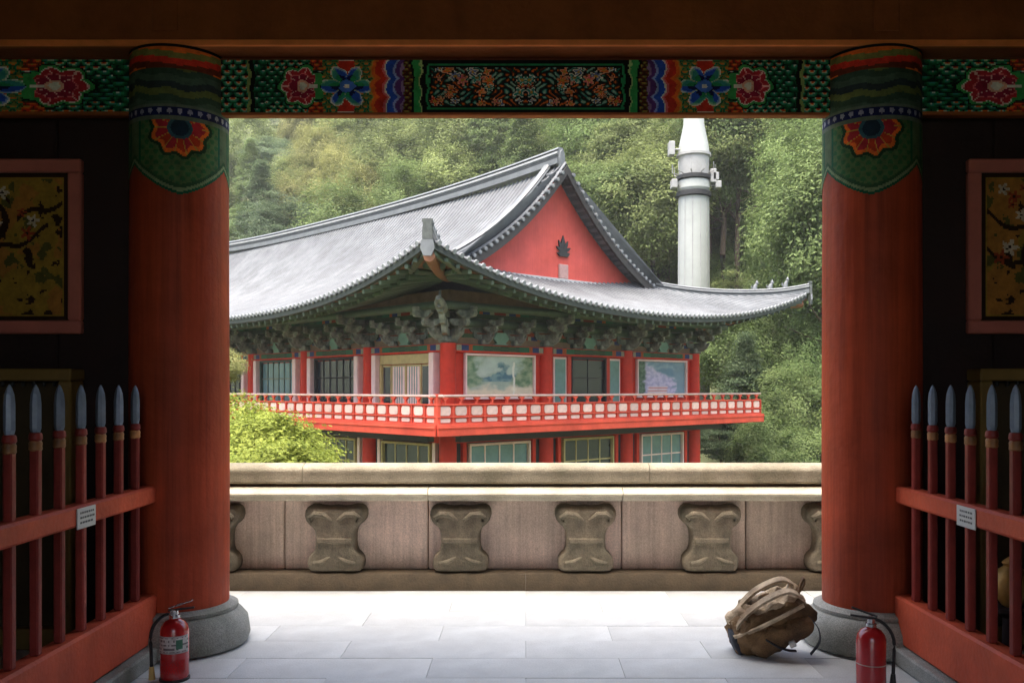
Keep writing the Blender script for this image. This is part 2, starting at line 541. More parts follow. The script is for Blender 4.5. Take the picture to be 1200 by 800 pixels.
R_GREEN2 = [WHITE, TEAL, GREEN, lin((28, 104, 66)), DGREEN, lin((12, 40, 30))]
R_BLUE = [WHITE, lin((120, 160, 220)), BLUE, NAVY, BLACK]
def beam_pattern(t, w):
    """dancheong along the beam: t = pixels from the middle, w = 0 bottom .. 1 top"""
    y = w * 72
    cy_ = 36
    if w < .04: return lin((150, 84, 44))
    if w > .97: return BRWN
    wob = 3.0 * fbm(t * .07, y * .07, 3.0)
    t = t + wob
    if t < 119:
        if t > 116 or w < .08 or w > .90: return BLACK
        if t > 113 or w < .12 or w > .86: return GREEN
        if t > 111 or w < .15 or w > .83: return BLACK
        for (a, b_, r, cc, n, ph) in FLOWERS:
            d = math.hypot(t - a, y - b_)
            if d < r * 1.2:
                an = math.atan2(y - b_, t - a) + ph
                rr = r * (.74 + .26 * cos(n * an))
                if d < rr:
                    if d < r * .25: return YELL
                    if d > rr - 1.5: return lin((236, 170, 130)) if cc in (ORANGE, CRED, PINK) else WHITE
                    return cc
                if d < rr + 1.2: return BLACK
        q = sin(t * .42 + 2.4 * sin(y * .27)) * sin(y * .44 + 2.2 * sin(t * .19))
        if q > .70: return lin((150, 190, 170))
        if q > .45: return TEAL
        if q > .30: return DGREEN
        if q < -.72: return ORANGE
        if q < -.5: return BRWN
        return lin((26, 30, 34))
    if t < 122: return BLACK
    if t < 124: return lin((170, 200, 130))
    if t < 131: return lin((52, 160, 84))
    if t < 134: return BLACK
    if t < 143:
        return scales(t, y, 9, [YELL, OLIVE, BRWN, lin((60, 30, 20))])
    s = abs(((y + 2) % 24) - 12) / 12.0     # scalloped cloud bands
    tt = t + 6 * s * s
    bands = ((147, lin((150, 120, 160))), (153, PURP), (156, lin((150, 170, 220))), (164, BLUE), (166, WHITE), (169, PINK), (176, CRED), (181, ORANGE), (183, YELL))
    for lim, cc in bands:
        if tt < lim: return cc
    if t < 238:
        dx, dy = t - 210, y - cy_
        d, an = math.hypot(dx * .85, dy), math.atan2(dy, dx)
        if d < 3: return WHITE
        if d < 8: return lin((70, 120, 210))
        n = 6
        lob = abs(cos(n * an / 2))
        R_ = 15 + 13 * lob
        if d < R_:
            k = d / R_
            if lob < .10: return lin((190, 200, 150))
            if k > .93: return WHITE
            if k > .84: return lin((120, 190, 150)) if int((an + pi) / (2 * pi / n)) % 2 else lin((130, 170, 220))
            if int((an + pi) / (2 * pi / n)) % 2: return TEAL if k > .6 else (GREEN if k > .35 else DGREEN)
            return BLUE if k > .55 else NAVY
        if abs(dx) < 10: return CRED if (abs(dy) < 33) else WHITE
        return scales(t, y, 11, [YELL, ORANGE, GREEN, DGREEN, OLIVE])
    if t < 304:
        dx, dy = t - 262, y - cy_
        d, an = math.hypot(dx, dy), math.atan2(dy, dx)
        if d < 5: return WHITE
        if d < 8: return lin((230, 180, 150))
        if abs(dy) < 2.2 and -20 < dx < 0: return WHITE
        r = 19 + 6 * abs(cos(3.5 * an))
        if d < r and dx > -15:
            lay = (d - 8) / (r - 8)
            fl = abs(sin((3.5 if lay > .5 else 4.5) * an))
            if fl < .14: return lin((240, 190, 180))
            if lay > .92: return WHITE
            if .46 < lay < .54: return PINK
            return lin((186, 46, 56)) if lay > .54 else lin((150, 32, 60))
        if d < r + 3: return lin((60, 160, 80))
        if d < r + 5: return BLACK
        if dx < -8 and abs(dy) > 20: return scales(t, y, 10, [YELL, ORANGE, CRED, BRWN])
        return scales(t, y, 11, R_GREEN if abs(dy) > 20 else R_GREEN2)
    if 318 < t < 323: return BLACK
    if 323 <= t < 326: return lin((140, 160, 90))
    return scales(t, y, 14, R_GREEN if t > 326 else R_GREEN2)

def gate_parts():
    # painted tie beam
    y0, y1, z0, z1 = 5.035, 5.105, 2.985, 3.308
    mb = MB(); mb.box(-6.2, 6.2, G(y0) + .003, G(y1), z0, z1, b=.006)
    beam = mb.build('painted_beam', 'brown_red', gate)
    beam['label'] = 'beam painted with green, red and blue flower and lotus patterns'
    pitch = 1050 / 5.035
    def pos_c(x0, x1):
        return lambda a, b_: (x0 + (x1 - x0) * a, G(y0), z0 + .004 + (z1 - z0 - .008) * b_)
    mb = MB()
    mb.patch(pos_c(-1.85, 1.85), 560, 60, lambda a, b_: beam_pattern(abs((a - .5) * 3.7) * pitch, b_))
    mb.build('painted_pattern', 'paint_colours', beam)
    for sgn in (-1, 1):
        mb = MB()
        fn = lambda a, b_: beam_pattern(332 - min(332, abs((a * 2.2) * pitch - 0) * .62) if a * 2.2 * pitch < 500 else 10, b_)
        mb.patch(lambda a, b_, s_=sgn: (s_ * (2.1 + 2.2 * a), G(y0), z0 + .004 + (z1 - z0 - .008) * b_), 240, 40, fn)
        mb.build('painted_pattern', 'paint_colours', beam)
    # upper red-brown beam, in front of and above the painted one
    mb = MB(); mb.box(-6.2, 6.2, G(4.90), G(5.30), 3.314, 3.95, b=.008)
    ub = mb.build('upper_beam', 'brown_red', gate)
    for x in (-1.97, 1.97):
        mb = MB(); mb.box(x - .07, x + .07, G(4.888), G(4.90) - .001, 3.40, 3.94, b=.004)
        mb.build('joint_strap', 'brown_red', ub)
    mb = MB(); mb.box(-6.2, 6.2, G(4.884), G(4.899), 3.316, 3.352, b=.004)
    mb.build('painted_lit_edge', 'lit_edge_orange', ub)  # added strip: bounce light on the beam's underside, put into its orange colour
    # front wall bays left and right of the passage
    for sgn in (-1, 1):
        mb = MB()
        xs = sorted((sgn * 2.2, sgn * 6.2))
        mb.box(xs[0], xs[1], G(5.14), G(5.22), 0.0, 3.2)
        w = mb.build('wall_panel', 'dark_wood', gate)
        for k in range(9):
            xa = 2.24 + k * .44
            m2 = MB(); m2.box(min(sgn * xa, sgn * (xa + .43)), max(sgn * xa, sgn * (xa + .43)), G(5.122), G(5.139), 0.02, 2.98, b=.005)
            m2.build('plank', 'dark_wood', w)
    # columns
    prof_base = [(.335, 0), (.372, .012), (.385, .05), (.372, .14), (.335, .185), (.318, .20)]
    for sgn in (-1, 1):
        X = sgn * 1.968
        mb = MB()
        mb.lathe([(.266, .2), (.268, .26), (.270, .9), (.268, 1.8), (.265, 2.55), (.262, 3.312)], 56, (X, 0, 0))
        c = mb.build('column', 'red_paint', gate, smooth=40)
        mb = MB(); mb.lathe([(.30, .2), (.318, .204), (.318, .222), (.285, .232), (.272, .24)], 56, (X, 0, 0))
        mb.build('base_ring', 'granite', c, smooth=40)
        mb = MB(); mb.lathe(prof_base, 64, (X, 0, 0))
        mb.build('stone_base', 'granite', c, smooth=50)
        a_cam = math.atan2(-COLY, -X)
        def cap_col(a, b_):
            th = (a - .5) * 2 * pi
            z = 2.46 + b_ * (3.312 - 2.46)
            P = 2 * pi / 3
            ph = ((th + P / 2) % P) - P / 2           # lobe angle
            q = abs(ph) / (P / 2)
            low = 2.50 + .17 * q ** 1.5
            if z < low: return None
            if z < low + .016: return DGREEN
            if z < low + .034: return lin((120, 138, 100))
            if z < low + .055: return lin((48, 84, 52))
            if z > 2.985:
                if z > 3.30: return BLACK
                zz = z + .03 * (1 - q)
                if z > 3.18:
                    k = int((zz - 3.16) / .034) % 4
                    return (ORANGE, BRWN, CRED, lin((120, 120, 60)))[k]
                k = int((zz + .008 * sin(ph * 8) - 2.985) / .036) % 4
                return (lin((70, 92, 74)), lin((52, 76, 60)), lin((100, 108, 58)), lin((44, 56, 58)))[k]
            if z > 2.915:
                d = math.hypot((((th * .274) + .0275) % .055) - .0275, z - 2.95)
                if z > 2.975 or z < 2.924: return GREYG
                return lin((150, 150, 170)) if d < .014 else NAVY
            if z > 2.902: return GREYG
            dx, dz = ph * .274, z - 2.86
            d, an = math.hypot(dx * .92, dz), math.atan2(dz, dx)
            if q > .86: return lin((82, 100, 70))
            if q > .80: return DGREEN
            R_ = .140 + .012 * cos(9 * an)
            if d < R_ and z > low + .05:
                if d < .045: return lin((24, 44, 60))
                if d < .062: return lin((50, 90, 100))
                pt = (an * 7 / pi) % 1.0
                if pt < .12: return YELL
                if d > R_ - .022: return ORANGE
                return lin((190, 58, 30)) if int(an * 7 / pi) % 2 else lin((172, 40, 52))
            if d < R_ + .02: return lin((30, 60, 36))
            return lin((50, 100, 60)) if sin(th * 30) * sin(z * 110) > .2 else lin((82, 108, 66))
        mb = MB()
        nu, nv = 300, 110
        def pp(a, b_):
            th = a_cam + (a - .5) * 2 * pi
            z = 2.46 + b_ * (3.312 - 2.46)
            r = .265 - .003 * (z - 2.55) / .762 + .0022
            return (X + r * cos(th), r * sin(th), z)
        for j in range(nv):
            for i in range(nu):
                cc = cap_col((i + .5) / nu, (j + .5) / nv)
                if cc is not None:
                    mb.add([pp(i / nu, j / nv), pp((i + 1) / nu, j / nv), pp((i + 1) / nu, (j + 1) / nv), pp(i / nu, (j + 1) / nv)], [[0, 1, 2, 3]], 0, [cc])
        mb.build('painted_capital', 'paint_colours', c, smooth=180)
    # shell of the gate: side walls, rear wall bays, ceiling and roof
    mb = MB()
    for s_ in (-1, 1):
        mb.box(s_ * 6.2 - .1, s_ * 6.2 + .1, G(-2.6), G(5.30), 0, 4.3)
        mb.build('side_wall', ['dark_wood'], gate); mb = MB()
    for s_ in (-1, 1):
        xs = sorted((s_ * 1.55, s_ * 6.09))
        mb.box(xs[0], xs[1], G(-2.6), G(-2.45), 0, 4.3)
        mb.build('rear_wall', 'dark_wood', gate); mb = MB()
    mb.box(-1.54, 1.54, G(-2.6), G(-2.4), 3.85, 4.3)
    mb.build('rear_lintel', 'brown_red', gate)
    mb = MB(); mb.box(-6.3, 6.3, G(-3.4), G(5.29), 4.02, 4.12)
    mb.build('ceiling', 'dark_wood', gate)
    mb = MB()
    for y in (-1.5, .2, 1.9, 3.5):
        mb.box(-6.05, 6.05, G(y), G(y + .26), 3.74, 4.01, b=.01)
        mb.build('ceiling_joist', 'brown_red', gate); mb = MB()
    mb.prism([(-3.6, 4.13), (5.32, 4.13), (5.32, 4.2), (1.3, 5.6), (-3.6, 4.25)], (-7, G(0), 0), (0, 1, 0), (0, 0, 1), (14, 0, 0))
    mb.build('roof', 'tile', gate)
gate_parts()

# ------------------------------------------------------------------ spear fences
def spear_fence(sgn, label):
    X = sgn * 2.04
    t = thing('spear_fence', label, 'fence', (X, 4.95, 0), 0, 'spear fences closing the side bays of the gate')
    Yo = 4.95
    inn = -sgn   # towards the passage
    y0 = 1.6
    mb = MB(); mb.box(*sorted((inn * .10, -inn * .14)), y0 - Yo, 0.0, 0.0, .088, b=.01)
    mb.build('plinth', 'granite', t)
    mb = MB(); mb.box(-.05, .05, y0 - Yo, -.03, .09, .34, b=.012)
    mb.build('lower_beam', 'red_rail', t)
    mb = MB(); mb.box(-.045, .045, y0 - Yo, -.03, .832, .925, b=.012)
    rail = mb.build('handrail', 'red_rail', t)
    mb = MB(); mb.box(-.055, .055, -.03, .12, .09, 1.40, b=.012)
    mb.build('end_post', 'red_paint', t)
    # spears
    sh = MB(); sh.box(-.019, .019, -.019, .019, .34, 1.255, b=.006)
    shm = sh.mesh('picket', 'picket_red')
    tp = MB()
    pts = [(.019, 1.2665), (.0245, 1.285), (.0245, 1.385), (.0205, 1.425), (.012, 1.450), (.003, 1.466)]
    vs = []
    for r, z in pts:
        for k in range(8):
            a = k * pi / 4
            rr = r * (1.0 if k % 2 == 0 else .88)
            vs.append((rr * cos(a), rr * sin(a), z))
    fs = [[i * 8 + k, i * 8 + (k + 1) % 8, (i + 1) * 8 + (k + 1) % 8, (i + 1) * 8 + k] for i in range(5) for k in range(8)]
    fs.append(list(range(8))[::-1])
    tp.add(vs, fs)
    tpm = tp.mesh('spear_tip', 'steel_tip')
    co = MB(); co.lathe([(.021, 1.190), (.0265, 1.197), (.025, 1.21), (.0265, 1.223), (.022, 1.232)], 14)
    com = co.mesh('collar', 'collar_paint', 40)
    bd = MB(); bd.lathe([(.022, 1.2335), (.0275, 1.24), (.026, 1.258), (.022, 1.266)], 14)
    bdm = bd.mesh('band', 'picket_red', 40)
    Y = 4.87
    k = 0
    while Y > 1.75:
        p = link('picket', shm, t, (0, Y - Yo, 0))
        link('spear_tip', tpm, p); link('collar', com, p); link('band', bdm, p)
        Y -= .19; k += 1
    # small plaque screwed on the handrail
    yc = 4.06 if sgn < 0 else 4.05
    mb = MB(); xf = inn * .046
    mb.box(*sorted((xf, xf + inn * .006)), yc - .085 - Yo, yc + .085 - Yo, .822, .915, b=.002)
    pl = mb.build('plaque', 'sign_white', rail)
    mb = MB()
    r = random.Random(5 if sgn < 0 else 9)
    for row in range(3):
        y = yc - .06
        while y < yc + .055:
            w = r.uniform(.008, .02)
            z = .845 + row * .022
            mb.box(*sorted((xf + inn * .0062, xf + inn * .0072)), y - Yo, y + w - Yo, z, z + .009)
            y += w + .007
    mb.build('plaque_text', 'ink', pl)
    return t
spear_fence(-1, 'red wooden fence of spear pickets left of the passage, beside the labelled extinguisher')
spear_fence(1, 'red wooden fence of spear pickets right of the passage, beyond the backpack')

# ------------------------------------------------------------------ paintings and gold cabinets in the side bays
def framed_painting(x0, x1, z0, z1, label, seed, group):
    cx = (x0 + x1) / 2
    t = thing('framed_painting', label, 'painting', (cx, 5.12, z0), 0, group)
    w, h = x1 - x0, z1 - z0
    yy = -.002
    fr = MB(); b = .075
    fr.box(-w / 2, w / 2, yy - .05, yy, h - b, h, b=.008); fr.box(-w / 2, w / 2, yy - .05, yy, 0, b, b=.008)
    fr.box(-w / 2, -w / 2 + b, yy - .048, yy, b + .001, h - b - .001, b=.008); fr.box(w / 2 - b, w / 2, yy - .048, yy, b + .001, h - b - .001, b=.008)
    fr.build('frame', 'pink_frame', t)
    gold = lin((150, 120, 44)); gold2 = lin((164, 112, 48)); dk = lin((48, 28, 16)); gr = lin((84, 82, 36)); wh = lin((190, 180, 156)); rd = lin((150, 62, 34))
    r = random.Random(seed)
    blooms = [(r.uniform(.1, .9), r.uniform(.35, .92), r.uniform(.03, .06), r.choice((wh, wh, rd))) for _ in range(14)]
    def colf(a, b_):
        if a < .035 or a > .965 or b_ < .03 or b_ > .97: return dk
        if a < .05 or a > .95 or b_ < .042 or b_ > .958: return gold
        for (u, v, s, cc) in blooms:
            d = math.hypot((a - u), (b_ - v))
            an = math.atan2(b_ - v, a - u)
            if d < s * (.7 + .3 * cos(5 * an)):
                return cc if d > s * .2 else dk
        tr = .5 + .16 * sin(b_ * 7 + seed) - .1 * b_
        if abs(a - tr) < .055 * (1.1 - b_): return dk
        for k in range(5):
            bz = .32 + .12 * k
            dirn = 1 if k % 2 else -1
            u = (a - (.5 + .16 * sin(bz * 7 + seed))) * dirn
            if 0 < u < .4 and abs(b_ - bz - u * .45 - .03 * sin(u * 20)) < .016: return dk
        n_ = fbm(a * 9 + seed, b_ * 9, 1.0)
        if n_ > .36 and b_ > .22: return gr
        if n_ < -.42: return dk
        return gold if fbm(a * 3, b_ * 3, seed) > -.1 else gold2
    pb = MB()
    pb.patch(lambda a, b_: (-w / 2 + b + (w - 2 * b) * a, yy - .02, b + (h - 2 * b) * b_), 110, 100, colf)
    pb.build('canvas', 'paint_colours', t)
framed_painting(-3.56, -2.52, 1.76, 2.75, 'pink-framed flowering tree painting on the dark left wall', 3, 'paintings on the dark gate walls')
framed_painting(2.51, 3.55, 1.76, 2.75, 'pink-framed blossom branch painting on the dark right wall', 8, 'paintings on the dark gate walls')

def gold_cabinet(sgn, label):
    x0, x1 = sorted((sgn * 2.52, sgn * 3.6))
    cx = (x0 + x1) / 2; w = x1 - x0
    t = thing('gold_cabinet', label, 'cabinet', (cx, 5.06, 0), 0, 'gold cabinets behind the spear fences')
    mb = MB(); mb.box(-w / 2 + .06, w / 2 - .06, -.04, .05, .12, 1.48); mb.build('back_panel', 'ochre_inner', t)
    for s_ in (-1, 1):
        mb = MB(); mb.box(*sorted((s_ * (w / 2 - .07), s_ * w / 2)), -.10, .055, 0, 1.492, b=.008); mb.build('side_post', 'ochre_frame', t)
    mb = MB(); mb.box(-w / 2 - .005, w / 2 + .005, -.11, .056, 1.4925, 1.56, b=.008); mb.build('top_rail', 'ochre_frame', t)
    mb = MB(); mb.box(-w / 2 + .071, w / 2 - .071, -.09, .05, .0, .119, b=.006); mb.build('bottom_rail', 'ochre_frame', t)
    for k in range(16):
        a = -w / 2 + .105 + k * (w - .21) / 15
        mb = MB() if k == 0 else None
        if k == 0:
            mb.lathe([(.002, -.03), (.010, -.024), (.012, -.01), (.006, 0)], 8); bm = mb.mesh('tassel', 'ext_black', 60)
        link('tassel', bm, t, (a, -.07, 1.49))
    for k in range(1, 6):
        a = -w / 2 + .07 + k * (w - .14) / 6
        mb = MB(); mb.box(a - .012, a + .012, -.065, -.041, .121, 1.42, b=.004); mb.build('slat', 'ochre_frame', t)
gold_cabinet(-1, 'gold-ochre slatted cabinet against the left wall below the flowering tree painting')
gold_cabinet(1, 'gold-ochre slatted cabinet against the right wall below the blossom branch painting')

def gold_ball():
    t = thing('gilded_offering_vessel', 'small gold vessel glimpsed between the right fence pickets', 'vessel', (2.36, 4.35, 0.0))
    mb = MB(); mb.lathe([(.10, 0), (.10, .02), (.05, .05), (.04, .34), (.09, .37), (.09, .39)], 20); mb.build('stand', 'dark_wood', t, smooth=40)
    mb = MB(); mb.lathe([(.03, .391), (.045, .40), (.088, .46), (.092, .51), (.06, .57), (.035, .59), (.045, .605), (.03, .62), (.004, .64)], 20); mb.build('bowl', 'gold_paint', t, smooth=60)
gold_ball()

# ------------------------------------------------------------------ fire extinguishers
def extinguisher(x, y, label, labelled, rz):
    t = thing('fire_extinguisher', label, 'extinguisher', (x, y, 0), rz, 'fire extinguishers on the gate floor')
    R = .069
    t.scale = (1, 1, .86)
    mb = MB(); mb.lathe([(R - .01, 0), (R - .004, .006), (R - .004, .022), (R, .026), (R, .285), (R - .006, .312), (R - .022, .336), (R - .045, .350), (.026, .355)], 40)
    b = mb.build('body', 'ext_red', t, smooth=35)
    mb = MB(); mb.lathe([(.026, .3555), (.026, .372), (.018, .374), (.018, .398)], 20); mb.build('neck', 'chrome', t, smooth=30)
    # squeeze handle, two levers leaving the valve
    mb = MB()
    M = Matrix.Translation((0, 0, .40)) @ Matrix.Rotation(radians(-6), 4, 'Y')
    mb.box(-.03, .095, -.011, .011, -.003, .006, b=.002, M=M)
    mb.build('carry_handle', 'ext_black', t)
    mb = MB()
    M = Matrix.Translation((-.005, 0, .418)) @ Matrix.Rotation(radians(-20), 4, 'Y')
    mb.box(-.025, .10, -.010, .010, -.002, .006, b=.002, M=M)
    mb.build('squeeze_lever', 'chrome' if labelled else 'ext_black', t)
    mb = MB(); mb.lathe([(.002, -.008), (.017, -.007), (.017, .007), (.002, .008)], 16, M=Matrix.Translation((.0, -.024, .39)) @ Matrix.Rotation(pi / 2, 4, 'X')); mb.build('gauge', 'chrome', t, smooth=30)
    # hose
    pts = []
    for k in range(13):
        a = k / 12
        pts.append((-.022 - .085 * sin(min(1, a * 1.7) * pi / 2) + .012 * max(0, a - .6), -.03, .388 + .012 * sin(a * pi) - .30 * a ** 1.35))
    mb = MB(); mb.tube(pts, .0085, 8); mb.build('hose', 'ext_black', t, smooth=60)
    mb = MB(); mb.tube([pts[-1], (pts[-1][0] + .002, -.03, pts[-1][2] - .075)], [.011, .017], 12)
    mb.build('nozzle', 'ext_yellow' if labelled else 'ext_black', t, smooth=40)
    if labelled:
        mb = MB()
        def lab(a, b_):
            th = -pi / 2 + (a - .5) * radians(150)
            return ((R + .0012) * cos(th), (R + .0012) * sin(th), .165 + .10 * b_)
        rr = random.Random(4)
        cells = {}
        def labc(a, b_):
            if b_ > .9 or b_ < .1: return lin((170, 160, 155))
            if .62 < a < .80 and .25 < b_ < .8: return lin((70, 110, 90))
            if int(b_ * 9) % 2 == 0 and cells.setdefault((int(a * 22), int(b_ * 9)), rr.random()) > .35: return lin((110, 100, 100))
            return lin((190, 184, 178))
        mb.patch(lab, 60, 24, labc)
        mb.build('instruction_label', 'paint_colours', b, smooth=180)
        mb = MB()
        def lab2(a, b_):
            th = -pi / 2 + (a - .5) * radians(110)
            return ((R + .0012) * cos(th), (R + .0012) * sin(th), .055 + .07 * b_)
        mb.patch(lab2, 30, 14, lambda a, b_: lin((150, 60, 60)) if sin(a * 60) * sin(b_ * 20) > .3 else lin((176, 20, 22)))
        mb.build('lower_label', 'paint_colours', b, smooth=180)
    else:
        mb = MB(); mb.lathe([(R + .0005, .148), (R + .0015, .149), (R + .0015, .153), (R + .0005, .154)], 40, cap=False); mb.build('pale_stripe', 'pale_panel', b, smooth=60)
    mb = MB(); mb.lathe([(R - .004, .003), (R + .004, .0), (R + .004, .012), (R - .003, .014)], 36, cap=False); mb.build('foot_ring', 'ext_black', t, smooth=30)
extinguisher(-1.755, 4.48, 'red fire extinguisher with white label beside the left column', True, 0.15)
extinguisher(1.665, 4.32, 'plain red fire extinguisher with one thin stripe beside the right column', False, pi - .3)

# ------------------------------------------------------------------ backpack
def backpack():
    t = thing('backpack', 'worn brown backpack slumped on the floor against the right column base', 'backpack', (1.375, 4.92, 0))
    M = Matrix.Translation((-.03, 0, .165)) @ Matrix.Rotation(radians(-27), 4, 'Y') @ Matrix.Rotation(radians(12), 4, 'X') @ Matrix.Rotation(radians(-8), 4, 'Z')
    def shell(rx, ry, rz, off, nm, ma, e=.62, seed=0, amp=.018, taper=.25):
        mb = MB()
        nu, nv = 44, 26
        def P(a, b_):
            th, ph = a * 2 * pi, (b_ - .5) * pi
            sg = lambda v, e_: math.copysign(abs(v) ** e_, v)
            x = rx * sg(cos(ph), e) * sg(cos(th), e)
            y = ry * sg(cos(ph), e) * sg(sin(th), e)
            z = rz * sg(sin(ph), e)
            k = 1 - taper * (x / rx)
            if x < -.6 * rx: k *= 1 - .35 * ((-x / rx) - .6) / .4
            p = Vector((x, y * k, z * k))
            n_ = noise.fractal(p * 13 + Vector((seed, 0, 0)), 1.0, 2.0, 3)
            w = sin(p.x * 62 + p.y * 20 + 4 * n_) * .8
            p = p * (1 + amp * 5 * n_) + Vector((0, 0, 1)) * amp * .6 * w * (1 if z > 0 else -.5)
            return M @ (p + Vector(off))
        mb.patch(P, nu, nv)
        return mb.build(nm, ma, t, smooth=180)
    shell(.235, .12, .115, (0, 0, 0), 'main_compartment', 'bag_cloth', seed=1, amp=.028)
    shell(.13, .045, .07, (-.02, -.115, -.022), 'front_pocket', 'bag_cloth', seed=5, amp=.022)
    shell(.05, .085, .075, (-.195, 0, -.02), 'base_panel', 'bag_dark', seed=9, amp=.006)
    # pale padded back panel on top with straps
    shell(.20, .095, .03, (.0, .02, .105), 'back_panel', 'bag_pale', seed=3, amp=.034, taper=.1)
    def strap(pts, w, nm, ma, th=.006):
        mb = MB()
        P = [M @ Vector(p) for p in pts]
        # smooth
        Q = []
        for i in range(len(P) - 1):
            p0, p1, p2, p3 = P[max(i - 1, 0)], P[i], P[i + 1], P[min(i + 2, len(P) - 1)]
            for k in range(6):
                u = k / 6
                Q.append(.5 * ((2 * p1) + (p2 - p0) * u + (2 * p0 - 5 * p1 + 4 * p2 - p3) * u * u + (3 * p1 - p0 - 3 * p2 + p3) * u ** 3))
        Q.append(P[-1])
        sec = [(-w / 2, -th / 2), (w / 2, -th / 2), (w / 2, th / 2), (-w / 2, th / 2)]
        side = (M.to_3x3() @ Vector((0, 1, 0))).normalized()
        vs = []
        for i, p in enumerate(Q):
            tg = (Q[min(i + 1, len(Q) - 1)] - Q[max(i - 1, 0)]).normalized()
            up = tg.cross(side).normalized()
            for a, b_ in sec: vs.append(p + side * a + up * b_)
        fs = [[i * 4 + k, i * 4 + (k + 1) % 4, (i + 1) * 4 + (k + 1) % 4, (i + 1) * 4 + k] for i in range(len(Q) - 1) for k in range(4)]
        fs += [[0, 1, 2, 3], [len(vs) - 4 + k for k in (3, 2, 1, 0)]]
        mb.add(vs, fs); mb.build(nm, ma, t, smooth=50)
    strap([(.215, -.05, .085), (.16, -.055, .165), (.05, -.06, .175), (-.06, -.055, .15), (-.16, -.05, .10), (-.205, -.045, .03)], .05, 'shoulder_strap', 'bag_pale', .014)
    strap([(.215, .06, .085), (.16, .065, .175), (.03, .07, .18), (-.08, .06, .15), (-.19, .05, .08)], .05, 'shoulder_strap', 'bag_pale', .014)
    strap([(.19, -.03, .10), (.235, -.03, .165), (.262, 0, .17), (.25, .03, .12), (.215, .035, .09)], .024, 'grab_handle', 'bag_cloth', .01)
    strap([(-.21, -.09, .06), (-.1, -.128, .075), (.06, -.125, .082), (.2, -.09, .075)], .016, 'zip_piping', 'bag_pale', .016)
    strap([(-.06, -.165, .02), (-.02, -.172, -.04), (.02, -.16, -.09), (.06, -.15, -.12)], .02, 'compression_strap', 'bag_dark', .005)
    mb = MB(); mb.box(.04, .075, -.172, -.150, -.085, -.05, b=.004, M=M); mb.build('buckle', 'sign_white', t)
    strap([(.20, -.09, .0), (.215, -.13, -.06), (.19, -.14, -.13), (.12, -.16, -.165)], .02, 'loose_strap', 'bag_dark', .005)
    # side bottle pocket
    shell(.085, .04, .055, (.12, -.11, -.03), 'side_pocket', 'bag_cloth', seed=12, amp=.014)
backpack()

